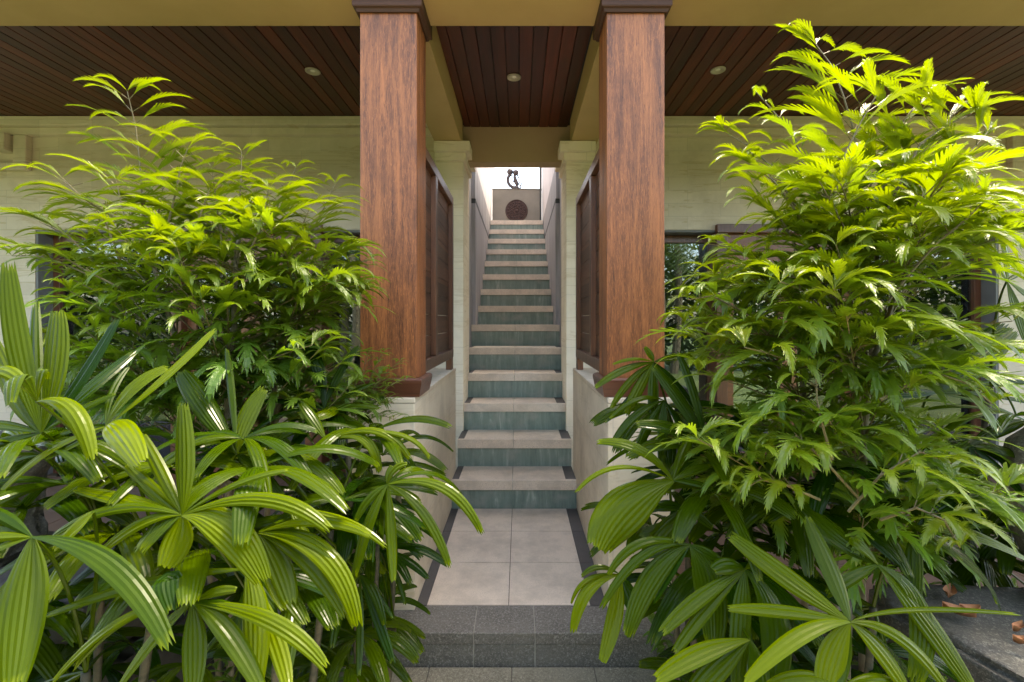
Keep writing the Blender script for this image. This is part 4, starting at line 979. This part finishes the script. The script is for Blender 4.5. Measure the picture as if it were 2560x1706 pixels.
fan(p4, 'MM', (2050, 930), 1.48, [((1660, 1095), 95, (1850, 960), 0.75), ((1770, 1235), 65, (1900, 1040), 0.4), ((1870, 1275), 100, (1960, 1080), 0.6), ((1780, 945), 42, (1920, 900), 0.2), ((1990, 830), 60, (2030, 880), 0.6, 0.02), ((2360, 1280), 130, (2200, 1060), 0.95), ((1730, 1325), 45, (1880, 1180), 0.9),
     ((2300, 880), 80, None, 0.7), ((2050, 1350), 100, None, 0.9)], 0.6, t4[1])
fan(p4, 'MM', (2120, 1180), 1.42, [((1770, 1480), 80, (1930, 1260), 0.8), ((1930, 1560), 90, (2020, 1330), 0.8), ((2100, 1620), 90, None, 0.85), ((1760, 1300), 60, (1950, 1150), 0.8), ((2330, 1500), 90, None, 0.8)], 0.8, t4[2])
# --- right front clump
p5, t5 = palm(0.70, 1.02, 'lady palm low in the right corner with long sunlit strap blades fanning out', [(0.0, 0.0, 0.75), (0.1, 0.1, 0.85), (0.2, 0.15, 0.8)])
fan(p5, 'BR', (1215, 1175), 0.86, [((425, 1085), 115, (820, 1100), 0.5), ((435, 605), 180, (830, 900), 0.6, 0.16), ((930, 480), 155, (1110, 860), 0.75, 0.14), ((530, 1570), 140, (900, 1230), 0.25), ((1050, 1680), 240, (1100, 1400), 0.2), ((1600, 1640), 175, (1420, 1350), 0.15),
     ((1870, 1640), 130, (1560, 1250), 0.4), ((2320, 1125), 45, (1600, 1080), 0.5), ((1130, 1600), 120, (1190, 1400), 0.8), ((1640, 1560), 150, (1440, 1340), 0.9, 0.1)], 0.5, t5[0])
fan(p5, 'BR', (1400, 800), 0.95, [((2040, 1620), 300, (1690, 1080), 0.5), ((880, 380), 220, (1130, 600), 0.98, 0.15), ((1640, 1570), 215, (1710, 1050), 0.55), ((1210, 640), 150, (1290, 660), 0.6), ((1060, 1000), 110, None, 0.9)], 0.7, t5[1])
fan(p5, 'BR', (1640, 560), 1.1, [((2420, 790), 190, (1960, 560), 0.4), ((2200, 1100), 230, (2050, 780), 1.0, 0.08), ((1250, 690), 120, (1420, 600), 0.7), ((1650, 1080), 150, None, 0.9), ((2100, 300), 110, None, 0.9)], 0.7, t5[2])
fan(p5, 'BR', (1160, 1600), 0.82, [((680, 1590), 130, (930, 1520), 0.4), ((1560, 1590), 110, (1400, 1530), 0.5), ((820, 1720), 120, None, 0.4)], 0.45, t5[0])
# --- right rear clump
p6, t6 = palm(1.55, 1.78, 'lady palm behind the right shrub in front of the teal curtain', [(0.0, 0.0, 1.15), (0.12, -0.15, 1.3), (-0.15, 0.0, 0.9)])
fan(p6, 'MR', (1800, 1130), 1.75, [((2290, 720), 230, (2040, 930), 0.6, 0.1), ((2210, 670), 170, (1960, 900), 0.95, 0.15), ((2420, 1060), 80, None, 0.8), ((2450, 1210), 80, None, 0.85), ((2430, 1340), 100, None, 0.9), ((1600, 800), 140, None, 0.9), ((1400, 1150), 140, None, 0.9)], 0.8, t6[0])
fan(p6, 'MR', (2240, 400), 1.5, [((2150, 150), 62, (2180, 280), 0.35, 0.1), ((2208, 90), 70, (2250, 250), 0.35, 0.1), ((2420, 520), 120, None, 0.6), ((2380, 820), 110, None, 0.5), ((2330, 350), 40, None, 0.5)], 0.45, t6[1])
fan(p6, 'BR', (2000, 20), 1.5, [((2480, 120), 150, None, 0.9), ((2400, 380), 150, None, 0.95), ((1700, 180), 130, None, 0.9), ((2100, 420), 140, None, 0.95), ((2350, -140), 120, None, 0.85)], 0.9, t6[2])
for h, a, L, ag, p, t in ((( -1.08, 1.02, 0.98), -1.9, 0.27, 0.75, p1, t1), ((-1.2, 1.12, 0.80), -1.3, 0.28, 0.8, p1, t1), ((-0.98, 1.12, 0.74), -1.6, 0.26, 0.6, p1, t1), ((-1.15, 1.05, 0.60), -1.0, 0.28, 0.85, p1, t1),
                          ((-0.72, 1.2, 0.95), -1.2, 0.24, 0.8, p2, t2), ((-0.86, 1.18, 0.88), -1.7, 0.26, 0.7, p2, t2), ((1.28, 1.42, 0.78), -1.7, 0.27, 0.8, p6, t6), ((1.62, 1.5, 0.95), -1.8, 0.28, 0.75, p6, t6), ((1.75, 1.6, 0.55), -1.5, 0.3, 0.9, p6, t6)):
    rfan(p, h, a, 0.45, L, 8, ag, min(t, key=lambda q: (q - Vector(h)).length), 0.04)
# filler fans deeper in each clump
def fillers(p, tops, n, x, y, z, age=(0.75, 1.0), L=(0.22, 0.34)):
    for _ in range(n):
        h = Vector((rnd.uniform(*x), rnd.uniform(*y), rnd.uniform(*z)))
        rfan(p, h, rnd.uniform(-math.pi, 0) if rnd.random() < 0.7 else rnd.uniform(0, math.pi), rnd.uniform(0.2, 0.7), rnd.uniform(*L), rnd.choice((6, 7, 8)), rnd.uniform(*age), min(tops, key=lambda t: (t - h).length), rnd.uniform(0.035, 0.055))
fillers(p1, t1, 16, (-1.5, -0.75), (1.02, 1.35), (0.2, 0.98))
fillers(p2, t2, 20, (-0.95, -0.42), (1.08, 1.7), (0.1, 0.98))
fillers(p3, t3, 9, (-0.85, -0.5), (1.45, 1.85), (0.15, 1.0))
fillers(p4, t4, 20, (0.5, 0.95), (1.18, 1.8), (0.1, 1.0))
fillers(p5, t5, 14, (0.62, 1.0), (1.0, 1.5), (0.0, 0.75))
fillers(p6, t6, 9, (1.1, 2.1), (1.6, 1.9), (0.4, 1.0)); fillers(p6, t6, 9, (1.2, 2.3), (1.62, 1.9), (-0.05, 0.5))

# fine-leaved shrub at the foot of the left column
rnd = random.Random(31)
fb = at(905, 1150, 1.82); fb.z = 0.0
fe = empty('fine_leaf_shrub', fb, 'small feathery fine-leaved shrub at the foot of the left column', 'shrub')
fs = Shrub()
for x, y, Y in ((1000, 905, 1.78), (960, 880, 1.80), (920, 885, 1.82), (1015, 950, 1.76), (985, 1010, 1.75), (940, 1000, 1.78), (890, 930, 1.82), (905, 1050, 1.80), (1000, 1060, 1.76), (870, 1000, 1.84), (960, 950, 1.8)):
    tp = at(x, y, Y); b = at(895, 1080, 1.83)
    pts = bez(b, b.lerp(tp, 0.5) + Vector((-0.01, 0, 0.09)), tp, 7)
    fs.spray(pts, 0.25, 9, 0.075, 0.75, 0.45, rnd.uniform(0.9, 1.6), 0.0, (0.9, 1.7), 0.002, 0.7)
fs.twig.tube([fb, at(895, 1080, 1.83)], 0.005, 6); fs.twig.build('twigs', M['twig'], fe); fs.leaf.build('foliage', M['shrub'], fe)
# undergrowth on the bed
ug = MB()
for _ in range(1500):
    sx = rnd.choice((-1, 1)); x = sx * rnd.uniform(0.5 if sx > 0 else 0.55, 2.0); y = rnd.uniform(1.12, 1.84)
    if sx > 0 and x > 1.1 and y < 1.6: continue
    if sx < 0 and x < -1.05: continue
    z = Zg + 0.05 + rnd.random() ** 1.5 * 0.45; a = rnd.uniform(0, 6.28); L = rnd.uniform(0.07, 0.15)
    cut_leaf(ug, (x, y, z), (math.cos(a), math.sin(a)), L, L * 0.13, rnd.uniform(0.2, 1.1), rnd.uniform(0.8, 1.8), 0.3, 7, rnd.uniform(0.8, 1.1))
tag(ug.build('undergrowth', M['shrub']), 'low dark undergrowth between the palm canes', kind='stuff')

# ------------------------------------------------------------------ garden behind the viewer (seen in the window glass)
rnd = random.Random(3)
def garden_tree(x, y, h, kind):
    e = empty('palm_tree' if kind else 'garden_tree', (x, y, Zg), 'tall garden palm mirrored in the window glass' if kind else 'leafy garden tree mirrored in the window glass', 'tree', 'garden trees behind the viewer')
    g = MB(); n = 10
    g.tube([Vector((x + 0.15 * math.sin(i * 0.3), y, Zg + h * i / n)) for i in range(n + 1)], [0.13 - 0.005 * i for i in range(n + 1)], 8); g.build('trunk', M['stem'], e)
    g = MB(); c = Vector((x + 0.15 * math.sin(3), y, Zg + h))
    if kind:
        for k in range(17):
            a = rnd.uniform(0, 6.28); el = rnd.uniform(-0.1, 1.1); L = rnd.uniform(1.5, 2.2); d = Vector((math.cos(a), math.sin(a), 0))
            P = bez(c, c + (d * math.cos(el) + Vector((0, 0, math.sin(el)))) * L * 0.6, c + d * L * math.cos(el * 0.6) + Vector((0, 0, L * (math.sin(el) * 0.6 - 0.5))), 16)
            s = Vector((-d.y, d.x, 0))
            for i in range(1, 17):
                for sg in (-1, 1):
                    l = 0.5 * math.sin(math.pi * (i + 2) / 20); t = (P[i] - P[i - 1]).normalized()
                    q = P[i] + (s * sg * 0.8 + t * 0.5 + Vector((0, 0, -0.25))) * l
                    w_ = t * 0.035
                    g.face(g.vert(P[i] - w_, .5), g.vert(P[i] + w_, .5), g.vert(q, .6))
    else:
        for k in range(1500):
            d = Vector((rnd.gauss(0, 1), rnd.gauss(0, 1), rnd.gauss(0, 1))).normalized(); r = 1.5 * rnd.random() ** 0.4
            p = c + Vector((d.x * r, d.y * r, d.z * r * 0.75)) + Vector((rnd.choice((-.7, 0, .7)), 0, rnd.choice((-.6, 0, .5))))
            a = Vector((rnd.gauss(0, 1), rnd.gauss(0, 1), rnd.gauss(0, .6))).normalized() * 0.14; b = a.cross(Vector((rnd.gauss(0, 1), rnd.gauss(0, 1), rnd.gauss(0, 1))).normalized()) * 0.5
            ag = rnd.random()
            g.face(g.vert(p - a, ag), g.vert(p + b, ag), g.vert(p + a, ag), g.vert(p - b, ag))
    g.build('crown', M['far_leaf'], e)
def hedge(x0, x1, y, h, label):  # added wall of leaves, blocks the low sky from the window reflections
    e = empty('hedge', ((x0 + x1) / 2, y, Zg), label, 'hedge')
    g = MB()
    for k in range(int((x1 - x0) * h * 170)):
        x = rnd.uniform(x0, x1); hh = h * (0.85 + 0.25 * noise.noise(Vector((x * 0.8, y, 0))))
        p = Vector((x, y + rnd.uniform(-0.5, 0.5), Zg + hh * rnd.random() ** 0.8))
        a = Vector((rnd.gauss(0, 1), rnd.gauss(0, 1), rnd.gauss(0, .7))).normalized() * 0.13; b = a.cross(Vector((rnd.gauss(0, 1), rnd.gauss(0, 1), rnd.gauss(0, 1))).normalized()) * 0.55
        ag = rnd.uniform(0.4, 1)
        g.face(g.vert(p - a, ag), g.vert(p + b, ag), g.vert(p + a, ag), g.vert(p - b, ag))
    g.build('foliage', M['far_leaf'], e)
hedge(-24, 24, -7.0, 4.4, 'tall dark hedge added behind the viewer to keep low sky out of the window glass')
for x, y, h, k in ((2.0, -3.6, 2.9, 1), (3.6, -4.4, 3.3, 1), (-2.4, -4.2, 3.0, 1), (-4.2, -3.8, 3.2, 1), (2.6, -4.5, 3.6, 1), (4.6, -6.0, 4.4, 1), (-3.2, -5.0, 3.4, 1), (6.5, -7, 3.2, 0), (1.0, -8, 3.2, 0), (-5.5, -6.5, 3.4, 0), (-1.5, -9, 3.6, 0), (4.0, -9, 2.8, 0), (-8, -8, 4, 0), (9, -8, 4, 1)):
    garden_tree(x, y, h, k)
